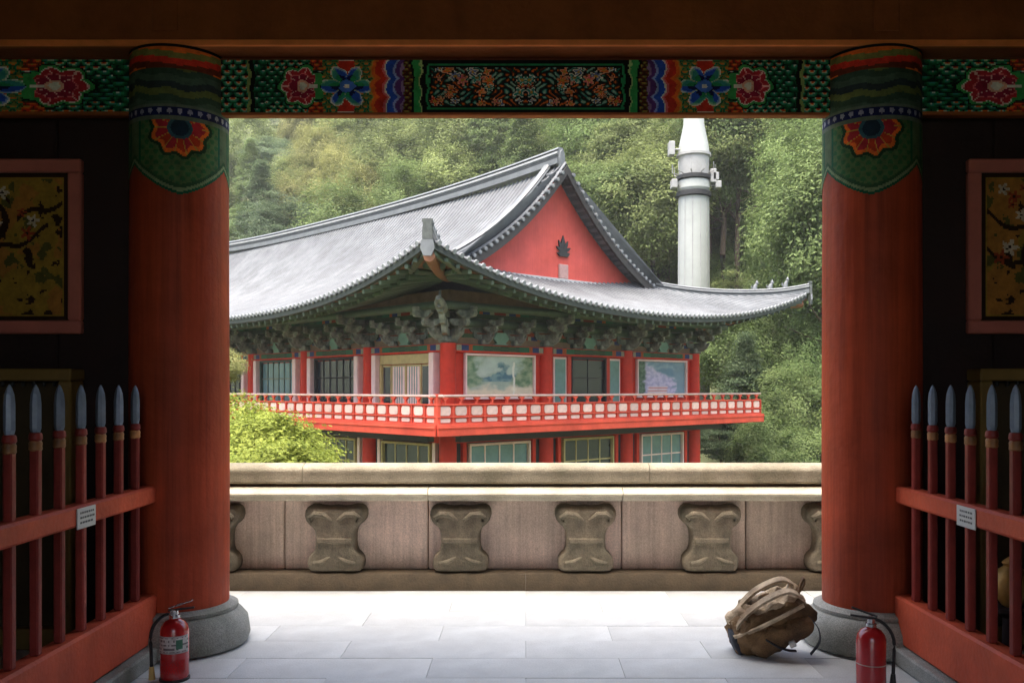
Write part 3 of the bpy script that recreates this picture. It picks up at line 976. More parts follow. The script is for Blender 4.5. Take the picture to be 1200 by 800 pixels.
# ------------------------------------------------------------------ stone balustrade
def balustrade():
    t = thing('stone_balustrade', 'carved tan stone balustrade across the far edge of the gate floor', 'balustrade', (0, BALY, 0))
    X0, X1 = -4.6, 4.6
    r = random.Random(11)
    mb = MB()
    def rail_piece(x0, x1, prof, nm, ma, b=True):
        m = MB()
        n = len(prof)
        vs = [(x0, p[0], p[1]) for p in prof] + [(x1, p[0], p[1]) for p in prof]
        fs = [list(range(n)), [n + k for k in range(n)][::-1]] + [[k, n + k, n + (k + 1) % n, (k + 1) % n] for k in range(n)]
        m.add(vs, fs)
        return m.build(nm, ma, t, smooth=35)
    base = [(.0, 0), (.0, .085), (.02, .118), (.05, .122), (.40, .122), (.44, .085), (.44, 0)]
    sill = [(.06, .637), (.045, .65), (.04, .672), (.012, .682), (.0, .69), (.004, .698), (.085, .738), (.38, .738), (.40, .70), (.36, .637)]
    cope = []
    for k in range(13):
        a = pi * 1.08 - (pi * 1.16) * k / 12
        cope.append((.185 + .115 * cos(a), .845 + .058 * sin(a)))
    cope = [(.078, .760), (.068, .775)] + cope + [(.30, .775), (.29, .760)]
    for k in range(4):
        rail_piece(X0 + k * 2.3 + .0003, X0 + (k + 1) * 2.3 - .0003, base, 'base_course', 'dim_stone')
    joints = [-4.6, -2.15, -.705, .70, 2.35, 4.6]
    for a, b_ in zip(joints, joints[1:]):
        rail_piece(a + .0025, b_ - .0025, sill, 'sill_course', 'pale_stone')
    jc = [-4.6, -1.62, .9, 4.6]
    for a, b_ in zip(jc, jc[1:]):
        rail_piece(a + .002, b_ - .002, cope, 'coping', 'tan_stone')
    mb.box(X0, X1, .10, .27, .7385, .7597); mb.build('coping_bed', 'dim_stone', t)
    # panels between the carved supports
    jp = [-4.6, -3.4, -2.60, -1.773, -.716, .705, 1.62, 2.6, 3.5, 4.6]
    for a, b_ in zip(jp, jp[1:]):
        m = MB(); m.box(a + .004, b_ - .004, .17, .27, .1225, .6365, b=.008)
        m.build('panel', 'pink_stone', t)
    # carved double-lobed supports in front of the panels
    half = [(.0, .125), (.15, .125), (.180, .132), (.197, .155), (.202, .19), (.196, .225), (.178, .252), (.155, .272), (.145, .30), (.141, .34), (.142, .39), (.15, .43), (.168, .458),
            (.192, .476), (.212, .50), (.222, .532), (.219, .566), (.204, .592), (.18, .606), (.14, .608), (.10, .598), (.05, .594), (.0, .60)]
    poly = half + [(-a, b_) for a, b_ in half[::-1]][1:-1]
    m = MB()
    n = len(poly)
    rings = []
    for (ins, dep) in ((1.0, .175), (1.0, .075), (.97, .045), (.90, .028), (.78, .022)):
        rings.append([(a * ins, dep, .37 + (b_ - .37) * (ins if ins < 1 else 1)) for a, b_ in poly])
    vs = [p for rg in rings for p in rg]
    fs = [[i * n + k, i * n + (k + 1) % n, (i + 1) * n + (k + 1) % n, (i + 1) * n + k] for i in range(4) for k in range(n)]
    fs.append([4 * n + k for k in range(n)])
    m.add(vs, fs)
    # curled leaf edges on the face
    for sg in (-1, 1):
        m.tube([(sg * .02, .024, .50), (sg * .08, .016, .545), (sg * .14, .016, .55), (sg * .175, .022, .525), (sg * .16, .022, .495)], [.012, .02, .022, .02, .010], 8)
        m.tube([(sg * .03, .024, .235), (sg * .09, .016, .205), (sg * .15, .02, .195)], [.010, .018, .012], 8)
    m.box(-.125, .125, .012, .03, .335, .375, b=.008)
    sup = m.mesh('carved_support', 'carved_stone', 40)
    for k in range(-2, 8):
        x = (391 + 148.0 * (k - 1) - 616) / 163.5
        link('carved_support', sup, t, (x, 0, 0))
balustrade()

# ------------------------------------------------------------------ pavilion
TH = radians(43.6)
ZO = 6.45                              # local z of eye level
PAV = thing('pavilion', 'two-storey temple pavilion with grey tiled hip-and-gable roof and red balcony', 'pavilion', (-2.43, 28.0, EYE - ZO), TH)
WU, LV, OV = 12.9, 34.4, 3.3
def lift(e):
    return 1.45 * max(0.0, 1 - e / 11.0) ** 2.7
def zroof(d):
    return 2.47 + .22 * d + .64 * (max(d, 0) / 5.5) ** 2.9
def cornerdist(s, length):
    return min(s + OV, length + OV - s)
GV = 1.7                                # gable wall plane
RV = 1.0                                # verge line
DG = GV + OV                            # 5.5
HALF = WU / 2 + OV                      # 9.75

def L3(u, v, z): return Vector((u, v, z + ZO))

def roof():
    root_roof = None
    rollr, pitch = .074, .255
    # --- front (gable end) lower slope
    def Pf(u, d): return L3(u, -OV + d, zroof(d) + lift(max(d, cornerdist(u, WU))))
    def Pl(v, d): return L3(-OV + d, v, zroof(d) + lift(max(d if d < DG else 0, cornerdist(v, LV))))
    def Pr(v, d): return L3(WU + OV - d, v, zroof(d) + lift(max(d if d < DG else 0, cornerdist(v, LV))))
    def Pb(u, d): return L3(u, LV + OV - d, zroof(d) + lift(max(d, cornerdist(u, WU))))
    def slope(P, s0, s1, length, dmaxf, name, rolls=True, sub=8, parent=None):
        mb = MB()
        n = int((s1 - s0) / .5)
        # pan sheet
        for i in range(n):
            a, b_ = s0 + (s1 - s0) * i / n, s0 + (s1 - s0) * (i + 1) / n
            da, db = dmaxf(a), dmaxf(b_)
            m = 14
            vs = [P(a, da * k / m) for k in range(m + 1)] + [P(b_, db * k / m) for k in range(m + 1)]
            mb.add(vs, [[k, m + 1 + k, m + 2 + k, k + 1] for k in range(m)], 1)
        if rolls:
            k = int((s1 - s0) / pitch)
            for i in range(k + 1):
                s_ = s0 + (s1 - s0 - k * pitch) / 2 + i * pitch
                dm = dmaxf(s_)
                if dm < .25: continue
                m = max(2, int(dm / .55))
                prev = None
                vs = []
                for j in range(m + 1):
                    d = -.06 + (dm + .06) * j / m
                    p = P(s_, d); q = P(s_ + .02, d)
                    side = (q - p); side.z = 0; side.normalize()
                    for a in (0, .6, 1.2, 1.94, 2.54, pi):
                        vs.append(p + side * (rollr * cos(a)) + Vector((0, 0, rollr * 1.05 * sin(a) - .005)))
                mb.add(vs, [[j * 6 + c, j * 6 + c + 1, (j + 1) * 6 + c + 1, (j + 1) * 6 + c] for j in range(m) for c in range(5)])
                e0, e1 = P(s_, -.05), P(s_, -.10)
                e1.z = e0.z - .012
                mb.tube([e0 + Vector((0, 0, .02)), e1 + Vector((0, 0, .02))], [.078, .074], 8, 2)
        o = mb.build(name, ['tile', 'tile_pan', 'tile_end'], parent or PAV, kind='stuff')
        return o
    dmf = lambda u: max(.02, min(DG + .02, cornerdist(u, WU)))
    eF = slope(Pf, -OV, WU + OV, WU, dmf, 'tiled_slope')
    dml = lambda v: (max(.02, cornerdist(v, LV)) if cornerdist(v, LV) < RV + OV - .001 else HALF)
    eL = slope(Pl, -OV, LV + OV, LV, dml, 'tiled_slope')
    slope(Pr, -OV, LV + OV, LV, dml, 'tiled_slope', rolls=True)
    slope(Pb, -OV, WU + OV, WU, dmf, 'tiled_slope', rolls=False)
    # --- eave edge boards and soffit
    for (P, a0, a1, length, nm) in ((Pf, -OV, WU + OV, WU, 'F'), (Pl, -OV, LV + OV, LV, 'L'), (Pr, -OV, LV + OV, LV, 'R'), (Pb, -OV, WU + OV, WU, 'B')):
        mb = MB()
        n = int((a1 - a0) / .6)
        for i in range(n):
            a, b_ = a0 + (a1 - a0) * i / n, a0 + (a1 - a0) * (i + 1) / n
            pa, pb = P(a, .0), P(b_, .0)
            qa, qb = P(a, .12), P(b_, .12)
            dz = Vector((0, 0, 1))
            vs = [pa - dz * .03, pb - dz * .03, pb - dz * .20, pa - dz * .20, qa - dz * .24, qb - dz * .24]
            mb.add(vs, [[0, 1, 2, 3], [3, 2, 5, 4]], 0)
            # soffit boards up to the wall line
            da, db = min(OV + .5, max(.13, cornerdist(a, length))), min(OV + .5, max(.13, cornerdist(b_, length)))
            m = 5
            vs = []
            for k in range(m + 1):
                vs.append(P(a, .12 + (da - .12) * k / m) - dz * (.20 + .10 * k / m))
                vs.append(P(b_, .12 + (db - .12) * k / m) - dz * (.20 + .10 * k / m))
            mb.add(vs, [[2 * k, 2 * k + 1, 2 * k + 3, 2 * k + 2] for k in range(m)], 1)
        mb.build('eave_soffit', ['eave_dark', 'eave_board'], PAV)
    # --- rafters: round common rafters and square flying rafters on the two visible sides
    cyl = MB(); cyl.tube([(0, 0, 0), (1, 0, 0)], .085, 8); cm = cyl.mesh('rafter', 'pav_green', 50)
    sq = MB(); sq.box(0, 1, -.055, .055, -.06, .06, b=.01); sm = sq.mesh('flying_rafter', 'rafter_end')
    def put(nm, me, a, b_):
        d = b_ - a
        o = link(nm, me, PAV, a, d.to_track_quat('X', 'Z'), (d.length, 1, 1))
    for (P, length, vis) in ((Pf, WU, WU + OV), (Pl, LV, 16.0)):
        s_ = -OV + .25
        while s_ < vis - .2:
            e = cornerdist(s_, length)
            # fan out near the corners: the inner end is drawn towards the corner column
            inner = s_
            if e < OV + 1.0:
                k = 1 - e / (OV + 1.0)
                target = (0.0 if s_ < length / 2 else length)
                inner = s_ + (target - s_) * min(1, k * 1.15)
            dn = Vector((0, 0, 1))
            if e > .5:
                A = P(s_, .75) - dn * .36
                di = OV + .2
                B = P(inner, di) - dn * .42 if cornerdist(inner, length) >= di - .05 else P(inner, di) - dn * .42
                put('rafter', cm, A, B)
            A = P(s_, .10) - dn * .29
            mid = s_ + (inner - s_) * .4
            B = P(mid, min(1.6, max(.6, e))) - dn * .30
            put('flying_rafter', sm, A, B)
            s_ += .42
    # corner hip rafters
    for (cu, cv, du, dv) in ((0, 0, 1, 1), (WU, 0, -1, 1)):
        pts = []
        mb = MB()
        for k in range(9):
            d = .15 + (OV + .4) * k / 8
            u, v = (-OV + d if du > 0 else WU + OV - d), -OV + d
            pts.append(L3(u, v, zroof(d) + lift(d) - .42))
        mb.tube(pts, .16, 8); mb.build('hip_rafter', 'eave_board', PAV, smooth=50)
    # --- main ridge
    def layered_ridge(pts, w, h, nm, white=True):
        mb = MB()
        sec = [(-w, -.12), (w, -.12), (w, h * .16), (w * .72, h * .18), (w * .72, h * .42), (w * .92, h * .53), (w * .92, h * .68), (w * .6, h * .70), (w * .6, h * .82),
               (w * .85, h * .84), (w * .5, h), (-w * .5, h), (-w * .85, h * .84), (-w * .6, h * .82), (-w * .6, h * .70), (-w * .92, h * .68), (-w * .92, h * .53), (-w * .72, h * .42), (-w * .72, h * .18), (-w, h * .16)]
        ms = [0, 0, 0, 2, 0, 1, 0, 2, 0, 0, 0, 0, 0, 2, 0, 1, 0, 2, 0, 0]
        mb.sweep(pts, sec, 0, True, ms)
        return mb.build(nm, ['ridge_grey', 'ridge_pale', 'ridge_dark'], PAV)
    zr = zroof(HALF)
    v0, v1 = RV + .35, LV - RV - .35
    vm, hl = (v0 + v1) / 2, (v1 - v0) / 2
    ridge_z = lambda v: zr + .02 + .48 * (abs(v - vm) / hl) ** 2.6
    rp = [L3(WU / 2, v0 + (v1 - v0) * k / 40, ridge_z(v0 + (v1 - v0) * k / 40)) for k in range(41)]
    layered_ridge(rp, .20, .50, 'main_ridge')
    # ridge end tile
    mb = MB()
    mb.prism([(-.11, -.3), (.11, -.3), (.13, .1), (.10, .30), (0, .42), (-.10, .30), (-.13, .1)], L3(WU / 2, v0 - .10, ridge_z(v0)), (1, 0, 0), (0, 0, 1), (0, .10, 0))
    mb.build('ridge_end_tile', 'ridge_grey', PAV)
    # --- verges: descending ridges, cross tiles, bargeboards
    for side in (-1, 1):
        def RP(d, v): return L3(WU / 2 + side * (HALF - d), v, zroof(d) + lift(cornerdist(v, LV)))
        ds = [HALF - .05 - (HALF - .05 - (DG - .95)) * k / 16 for k in range(17)]
        layered_ridge([RP(d, RV + .92) for d in ds], .17, .42, 'descending_ridge')
        mb = MB()
        p = RP(ds[-1] - .05, RV + .92)
        mb.prism([(-.2, -.12), (.2, -.12), (.24, .25), (.12, .52), (0, .60), (-.12, .52), (-.24, .25)], p, (0, 1, 0), (0, 0, 1), (side * .10, 0, 0))
        mb.build('ridge_end_tile', 'ridge_grey', PAV)
        # short cross tiles with pale round ends along the verge
        mb = MB()
        d = HALF - .30
        while d > DG - 1.1:
            c = RP(d, RV + .76)
            tgt = RP(d, RV - .06) - Vector((0, 0, .14))
            mb.tube([c + Vector((0, 0, .05)), tgt + Vector((0, 0, .05))], [.085, .085], 8, 0)
            mb.tube([tgt + Vector((0, -.002, .05)), tgt + Vector((0, -.022, .047))], [.062, .058], 8, 1)
            d -= .25
        mb.build('verge_tiles', ['tile', 'tile_end'], PAV, smooth=50, kind='stuff')
        mb = MB()
        vs = []
        dd = [HALF - (HALF - (DG - 1.0)) * k / 16 for k in range(17)]
        for d in dd:
            for (vv, dz) in ((RV, -.10), (RV, -.44), (RV + .09, -.44), (RV + .09, -.10)):
                vs.append(RP(d, vv) + Vector((0, 0, dz)))
        n = len(dd)
        mb.add(vs, [[i * 4 + k, i * 4 + (k + 1) % 4, (i + 1) * 4 + (k + 1) % 4, (i + 1) * 4 + k] for i in range(n - 1) for k in range(4)])
        mb.build('bargeboard', 'pav_dark', PAV)
    # --- gable wall
    mb = MB()
    prof = []
    for k in range(25):
        d = DG - .5 + (HALF - DG + .5) * k / 24
        prof.append((-(HALF - d), zroof(d) + lift(GV + OV) - .12))
    base_z = zroof(DG) + lift(9.0)
    top = [(a, z) for a, z in prof] + [(-a, z) for a, z in prof[::-1]][1:]
    poly = [(prof[0][0], base_z - .4)] + top + [(-prof[0][0], base_z - .4)]
    mb.prism(poly, L3(WU / 2, GV, 0), (1, 0, 0), (0, 0, 1), (0, .3, 0))
    gw = mb.build('gable_wall', 'gable_red', PAV)
    mb = MB(); mb.box(WU / 2 - 4.0, WU / 2 + 4.0, GV - .12, GV - .004, base_z - .06 + ZO, base_z + .07 + ZO, b=.02); mb.build('gable_ledge', 'ridge_pale', gw)
    # black lotus emblem and block
    em = MB()
    ec = L3(WU / 2 + .45, GV - .004, base_z + 1.22)
    def petal(an, ln, w):
        n = 8
        L_, R_ = [], []
        for k in range(n + 1):
            s_ = k / n
            ww = w * sin(pi * (s_ ** .8)) * (1 if s_ < .999 else 0)
            c = (s_ * ln * sin(an), s_ * ln * cos(an))
            nx, nz = cos(an), -sin(an)
            L_.append((c[0] - nx * ww, c[1] - nz * ww)); R_.append((c[0] + nx * ww, c[1] + nz * ww))
        return L_ + R_[::-1][1:-1]
    for an, ln, w in ((0, .62, .11), (-.55, .5, .085), (.55, .5, .085), (-1.15, .44, .07), (1.15, .44, .07)):
        em.prism(petal(an, ln, w), ec + Vector((0, -.002 * abs(an * 10), -.12)), (1, 0, 0), (0, 0, 1), (0, -.05, 0))
    em.prism([(-.34, 0), (-.22, -.13), (.22, -.13), (.34, 0), (.15, .05), (-.15, .05)], ec + Vector((0, -.02, -.17)), (1, 0, 0), (0, 0, 1), (0, -.06, 0))
    em.build('lotus_emblem', 'dark_metal', gw, label='black lotus emblem on the red gable')
    mb = MB(); mb.box(WU / 2 + .45 - .24, WU / 2 + .45 + .24, GV - .10, GV - .003, base_z + .075 + ZO, base_z + .62 + ZO, b=.02); mb.build('grey_block', 'block_pink', gw)
    # --- hip ridges with end tiles and small figures
    for (su) in (-1, 1):
        pts = []
        for k in range(21):
            d = DG - .6 - (DG - .6 + .02) * k / 20
            u = WU / 2 + su * (HALF - d)
            up = .10 * max(0, (1 - d / 1.2)) ** 2 if d < 1.2 else 0
            pts.append(L3(u, -OV + d, zroof(d) + lift(d) + up))
        layered_ridge(pts, .15, .28, 'hip_ridge')
        e = pts[-1]
        diag = Vector((su, -1, 0)).normalized(); lat = Vector((1, su, 0)).normalized()
        mb = MB()
        mb.prism([(-.13, -.15), (.13, -.15), (.13, .1), (.11, .26), (.14, .29), (.14, .37), (-.14, .37), (-.14, .29), (-.11, .26), (-.13, .1)], e + diag * .02, lat, (0, 0, 1), diag * .10)
        mb.build('ridge_end_tile', 'ornament_grey', PAV)
        mb = MB()
        mb.prism([(-.15, -.05), (.15, -.05), (.19, -.28), (.10, -.48), (-.10, -.48), (-.19, -.28)], e + diag * .05 + Vector((0, 0, -.11)), lat, (0, 0, 1), diag * .07)
        mb.build('eave_end_mask', 'ridge_grey', PAV)
        for q, (k, h) in enumerate(((17, .42), (15, .34), (13, .34))):
            p = pts[k] + Vector((0, 0, .26))
            mb = MB()
            mb.tube([p, p + diag * .02 + Vector((0, 0, h * .45)), p + diag * .08 + Vector((0, 0, h * .7))], [.10, .085, .05], 8)
            mb.lathe([(.01, -.07), (.06, -.04), (.07, .02), (.03, .08), (.005, .13)], 8, p + diag * .09 + Vector((0, 0, h * .8)))
            mb.tube([p - diag * .05 + Vector((0, 0, .02)), p - diag * .14 + Vector((0, 0, h * .35)), p - diag * .10 + Vector((0, 0, h * .7))], [.04, .035, .01], 6)
            mb.build('roof_figure', 'ridge_grey', PAV, smooth=60)
roof()

# ---- facades.  side 'R': s runs along u at v=0;  side 'L': s runs along v at u=0;  n = outward
def fb(mb, side, s0, s1, n0, n1, z0, z1, m=0, b=0.0):
    if side == 'R': mb.box(s0, s1, -n1, -n0, z0 + ZO, z1 + ZO, m, b)
    else: mb.box(-n1, -n0, s0, s1, z0 + ZO, z1 + ZO, m, b)
def fp(side, s_, n_, z): return Vector((s_, -n_, z + ZO)) if side == 'R' else Vector((-n_, s_, z + ZO))
def part(name, ma, parent, side, *boxes, b=.012, label=None):
    mb = MB()
    for q in boxes: fb(mb, side, *q, b=b)
    return mb.build(name, ma, parent, label=label)

DECK = -1.05
def dan(s_, z):
    """painted beam band colours on the pavilion"""
    k = (s_ * .465) % 2.0
    k = min(k, 2 - k)
    if k < .12: return lin((120, 40, 30))
    if k < .2: return lin((130, 130, 112))
    if k < .34: return lin((34, 52, 96))
    if k < .42: return lin((150, 74, 36))
    if k < .62: return lin((36, 88, 64))
    return lin((34, 66, 50)) if sin(s_ * 9) * sin(z * 22) > 0 else lin((58, 78, 56))

def mixc(a, b_, t):
    t = max(0.0, min(1.0, t)); t = t * t * (3 - 2 * t)
    return tuple(a[k] + (b_[k] - a[k]) * t for k in range(3)) + (1.0,)
def mural_a(a, b_):
    n1, n2, n3 = fbm(a * 5, b_ * 4, 1), fbm(a * 11, b_ * 9, 2), fbm(a * 3, b_ * 2.4, 7)
    c = mixc(lin((190, 194, 172)), lin((168, 184, 172)), b_ * 1.2)
    # misty far hills, blue mountain, green flanks, pale valley, thin waterfall
    c = mixc(c, lin((148, 164, 146)), (.62 + .22 * n3 - b_) * 6)
    m = .90 - 1.3 * abs(a - .55) + .30 * n1 + .10 * n2
    c = mixc(c, mixc(lin((66, 104, 118)), lin((112, 142, 140)), .5 + n2), (m - b_) * 7) if b_ > .38 else c
    c = mixc(c, mixc(lin((84, 118, 86)), lin((134, 152, 120)), .5 + .8 * n2), ((.24 - a) + .12 * n1) * 9 - max(0, .3 - b_) * 8)
    c = mixc(c, mixc(lin((82, 114, 80)), lin((140, 154, 118)), .5 + .8 * n2), ((a - .74) + .12 * n1 + .2 * (.8 - b_)) * 8 - max(0, .34 - b_) * 9)
    c = mixc(c, lin((208, 196, 166)), (.30 + .12 * n1 - b_) * 8)
    c = mixc(c, lin((216, 214, 198)), (.022 - abs(a - .70 - .02 * n1)) * 60 if b_ < .86 else 0)
    return mixc(c, lin((224, 216, 190)), (.07 - math.hypot(a - .7, (b_ - .2) * .8)) * 14)
def mural_b(a, b_):
    n1, n2 = fbm(a * 5, b_ * 5, 4), fbm(a * 12, b_ * 10, 6)
    c = mixc(lin((96, 128, 146)), lin((136, 158, 164)), .5 + n1)
    c = mixc(c, mixc(lin((190, 182, 202)), lin((156, 154, 182)), .5 + n2), (1.12 - a * .75 - b_ + .1 * n1) * 7)
    c = mixc(c, lin((112, 138, 148)), (a - .72 + .1 * n2) * 8)
    st = .5 + .5 * sin(b_ * 75)
    c = mixc(c, mixc(lin((188, 122, 116)), lin((212, 204, 202)), st), (min(.30 - b_, .64 - a, a - .2) + .02 * n2) * 22)
    return mixc(c, mixc(lin((44, 72, 54)), lin((92, 116, 92)), .5 + n2), (.20 - a + .08 * n1) * 12)

colm = MB(); colm.lathe([(.25, DECK), (.255, -.2), (.24, 1.42)], 18); COLM = colm.mesh('column', 'pav_red', 50)
lowm = MB(); lowm.lathe([(.34, -ZO), (.34, -ZO + .5), (.29, -ZO + .55), (.27, -1.16)], 18); LOWM = lowm.mesh('lower_column', 'pav_red', 50)

def bracket_mesh():
    mb = MB()
    # local: x along wall, y outward, z up from column top
    mb.box(-.24, .24, -.24, .24, 0, .22, b=.05)
    def arm(dirx, ln, z, th=.12, h=.17):
        # scrolled arm outline along +/-, with upturned tips
        prof = [(-ln, .10), (-ln + .06, .0), (-ln * .5, -.05), (0, -.02), (ln * .5, -.05), (ln - .06, .0), (ln, .10), (ln - .04, h + .05), (ln * .6, h), (-ln * .6, h), (-ln + .04, h + .05)]
        if dirx: mb.prism(prof, (0, -th / 2, z), (1, 0, 0), (0, 0, 1), (0, th, 0))
        else: mb.prism(prof, (-th / 2, 0, z), (0, 1, 0), (0, 0, 1), (th, 0, 0))
    arm(True, .55, .26); arm(False, .62, .26, .14)
    arm(True, .78, .52); arm(False, 1.0, .50, .14)
    arm(True, .6, .82); arm(False, 1.35, .76, .14)
    # blocks
    for (x, y, z) in ((-.5, 0, .44), (.5, 0, .44), (0, .55, .44), (-.72, 0, .70), (.72, 0, .70), (0, .9, .70), (0, 1.25, .95), (-.5, 0, 1.0), (.5, 0, 1.0)):
        mb.box(x - .09, x + .09, y - .09, y + .09, z, z + .11, b=.02)
    # cross arms further out
    for y, z, ln in ((.56, .55, .42), (.92, .80, .42)):
        mb.prism([(-ln, .08), (-ln * .5, -.04), (ln * .5, -.04), (ln, .08), (ln - .05, .16), (-ln + .05, .16)], (0, y - .05, z), (1, 0, 0), (0, 0, 1), (0, .1, 0))
    # curling beak under the lowest arm
    mb.prism([(.2, .1), (.45, .08), (.66, .2), (.8, .42), (.74, .44), (.58, .28), (.4, .22), (.2, .24)], (-.04, 0, 0), (0, 1, 0), (0, 0, 1), (.08, 0, 0))
    return mb.mesh('bracket_set', 'bracket')
BRK = bracket_mesh()

def facade(side, nb, bays):
    length = nb * 4.3
    rot = pi if side == 'R' else pi / 2   # bracket +y (outward) to -v / -u
    for k in range(nb + 1):
        s_ = k * 4.3
        if not (side == 'L' and k == 0):
            p = fp(side, s_, 0, 0)
            link('column', COLM, PAV, (p.x, p.y, ZO)); link('lower_column', LOWM, PAV, (p.x, p.y, ZO))
            br = link('bracket_set', BRK, PAV, (p.x, p.y, 1.42 + ZO), (0, 0, rot))
            hb = MB(); fb(hb, side, s_ - .33, s_ - .26, .02, .2, .95, 1.15, 0, .01)
    if True:
        p = fp(side, 0, 0, 0)
    # painted head beam, panel and purlins between the columns
    mb = MB()
    fb(mb, side, .0, length, -.10, .12, 1.14, 1.40, 0, .01)
    hbm = mb.build('head_beam', 'pav_red', PAV)
    mb = MB()
    nn = int(length / .05)
    mb.patch(lambda a, b_: fp(side, a * length, .123, 1.20 + .18 * b_), nn, 5, lambda a, b_: dan(a * length, b_))
    mb.build('painted_band', 'paint_colours', hbm)
    part('frieze_panel', 'frieze_brown', PAV, side, (0, length, -.12, -.02, 1.41, 3.1))
    mb = MB(); pp_ = [fp(side, 0, .08, 2.08), fp(side, length, .08, 2.08)]
    mb.tube(pp_, .15, 10); mb.build('purlin', 'pav_green', PAV, smooth=50)
    mb = MB(); mb.tube([fp(side, -.9, .95, 2.50), fp(side, length + .9, .95, 2.50)], .13, 10); mb.build('outer_purlin', 'pav_green', PAV, smooth=50)
    mb = MB(); mb.patch(lambda a, b_: fp(side, a * length, .0, 1.62 + .26 * b_), nn, 4, lambda a, b_: (lin((120, 52, 36)) if b_ > .6 else dan(a * length + 1.1, b_)))
    mb.build('painted_band', 'paint_colours', PAV)
    mb = MB(); mb.patch(lambda a, b_: fp(side, a * length, .1, 2.24 + .30 * b_), nn, 4, lambda a, b_: dan(a * length + 2.2, b_) if b_ > .4 else lin((50, 66, 52)))
    mb.build('painted_band', 'paint_colours', PAV)
    # supports between columns
    for k in range(nb):
        s_ = k * 4.3 + 2.15
        mb = MB()
        mb.prism([(-.3, 0), (-.18, .06), (-.34, .2), (-.2, .4), (.2, .4), (.34, .2), (.18, .06), (.3, 0)], fp(side, s_, .125, 1.42), (1, 0, 0) if side == 'R' else (0, 1, 0), (0, 0, 1), (fp(side, 0, -.1, 0) - fp(side, 0, 0, 0)))
        mb.build('frieze_support', 'pav_teal', PAV)
        for f_ in (1.43, 2.87):
            p = fp(side, k * 4.3 + f_, .0, 1.41)
            link('small_bracket', BRK, PAV, p, (0, 0, rot), (.72, .72, .78))
    for k, kind in enumerate(bays):
        bay(side, k, kind)
        lower_bay(side, k)

def window(side, s0, s1, z0, z1, frame, pane, nx, nz, name='window', bar=.05, label=None):
    w = part(name, frame, PAV, side, (s0, s1, -.02, .12, z1 - .08, z1), (s0, s1, -.02, .12, z0, z0 + .08), (s0, s0 + .08, -.02, .118, z0 + .081, z1 - .081), (s1 - .08, s1, -.02, .118, z0 + .081, z1 - .081), label=label)
    a0, a1, b0, b1 = s0 + .081, s1 - .081, z0 + .081, z1 - .081
    for i in range(nx):
        for j in range(nz):
            x0, x1 = a0 + (a1 - a0) * i / nx + bar / 2, a0 + (a1 - a0) * (i + 1) / nx - bar / 2
            y0, y1 = b0 + (b1 - b0) * j / nz + bar / 2, b0 + (b1 - b0) * (j + 1) / nz - bar / 2
            part('pane', pane, w, side, (x0, x1, -.01, .01, y0, y1), b=.0)
    mb = MB()
    for i in range(1, nx):
        c = a0 + (a1 - a0) * i / nx
        fb(mb, side, c - bar / 2, c + bar / 2, -.012, .035, b0, b1, 0, .004)
    for j in range(1, nz):
        c = b0 + (b1 - b0) * j / nz
        fb(mb, side, a0, a1, -.012, .030, c - bar / 2, c + bar / 2, 0, .004)
    if nx > 1 or nz > 1: mb.build('glazing_bars', frame, w)
    return w

def framed_mural(side, s0, s1, z0, z1, fn, label):
    w = part('mural', 'pav_pink', PAV, side, (s0, s1, .0, .13, z1 - .07, z1), (s0, s1, .0, .13, z0, z0 + .07), (s0, s0 + .07, .0, .128, z0 + .071, z1 - .071), (s1 - .07, s1, .0, .128, z0 + .071, z1 - .071), label=label)
    mb = MB(); mb.patch(lambda a, b_: fp(side, s0 + .06 + (s1 - s0 - .12) * a, .03, z0 + .06 + (z1 - z0 - .12) * b_), 90, 50, fn)
    mb.build('painting', 'mural_colours', w)

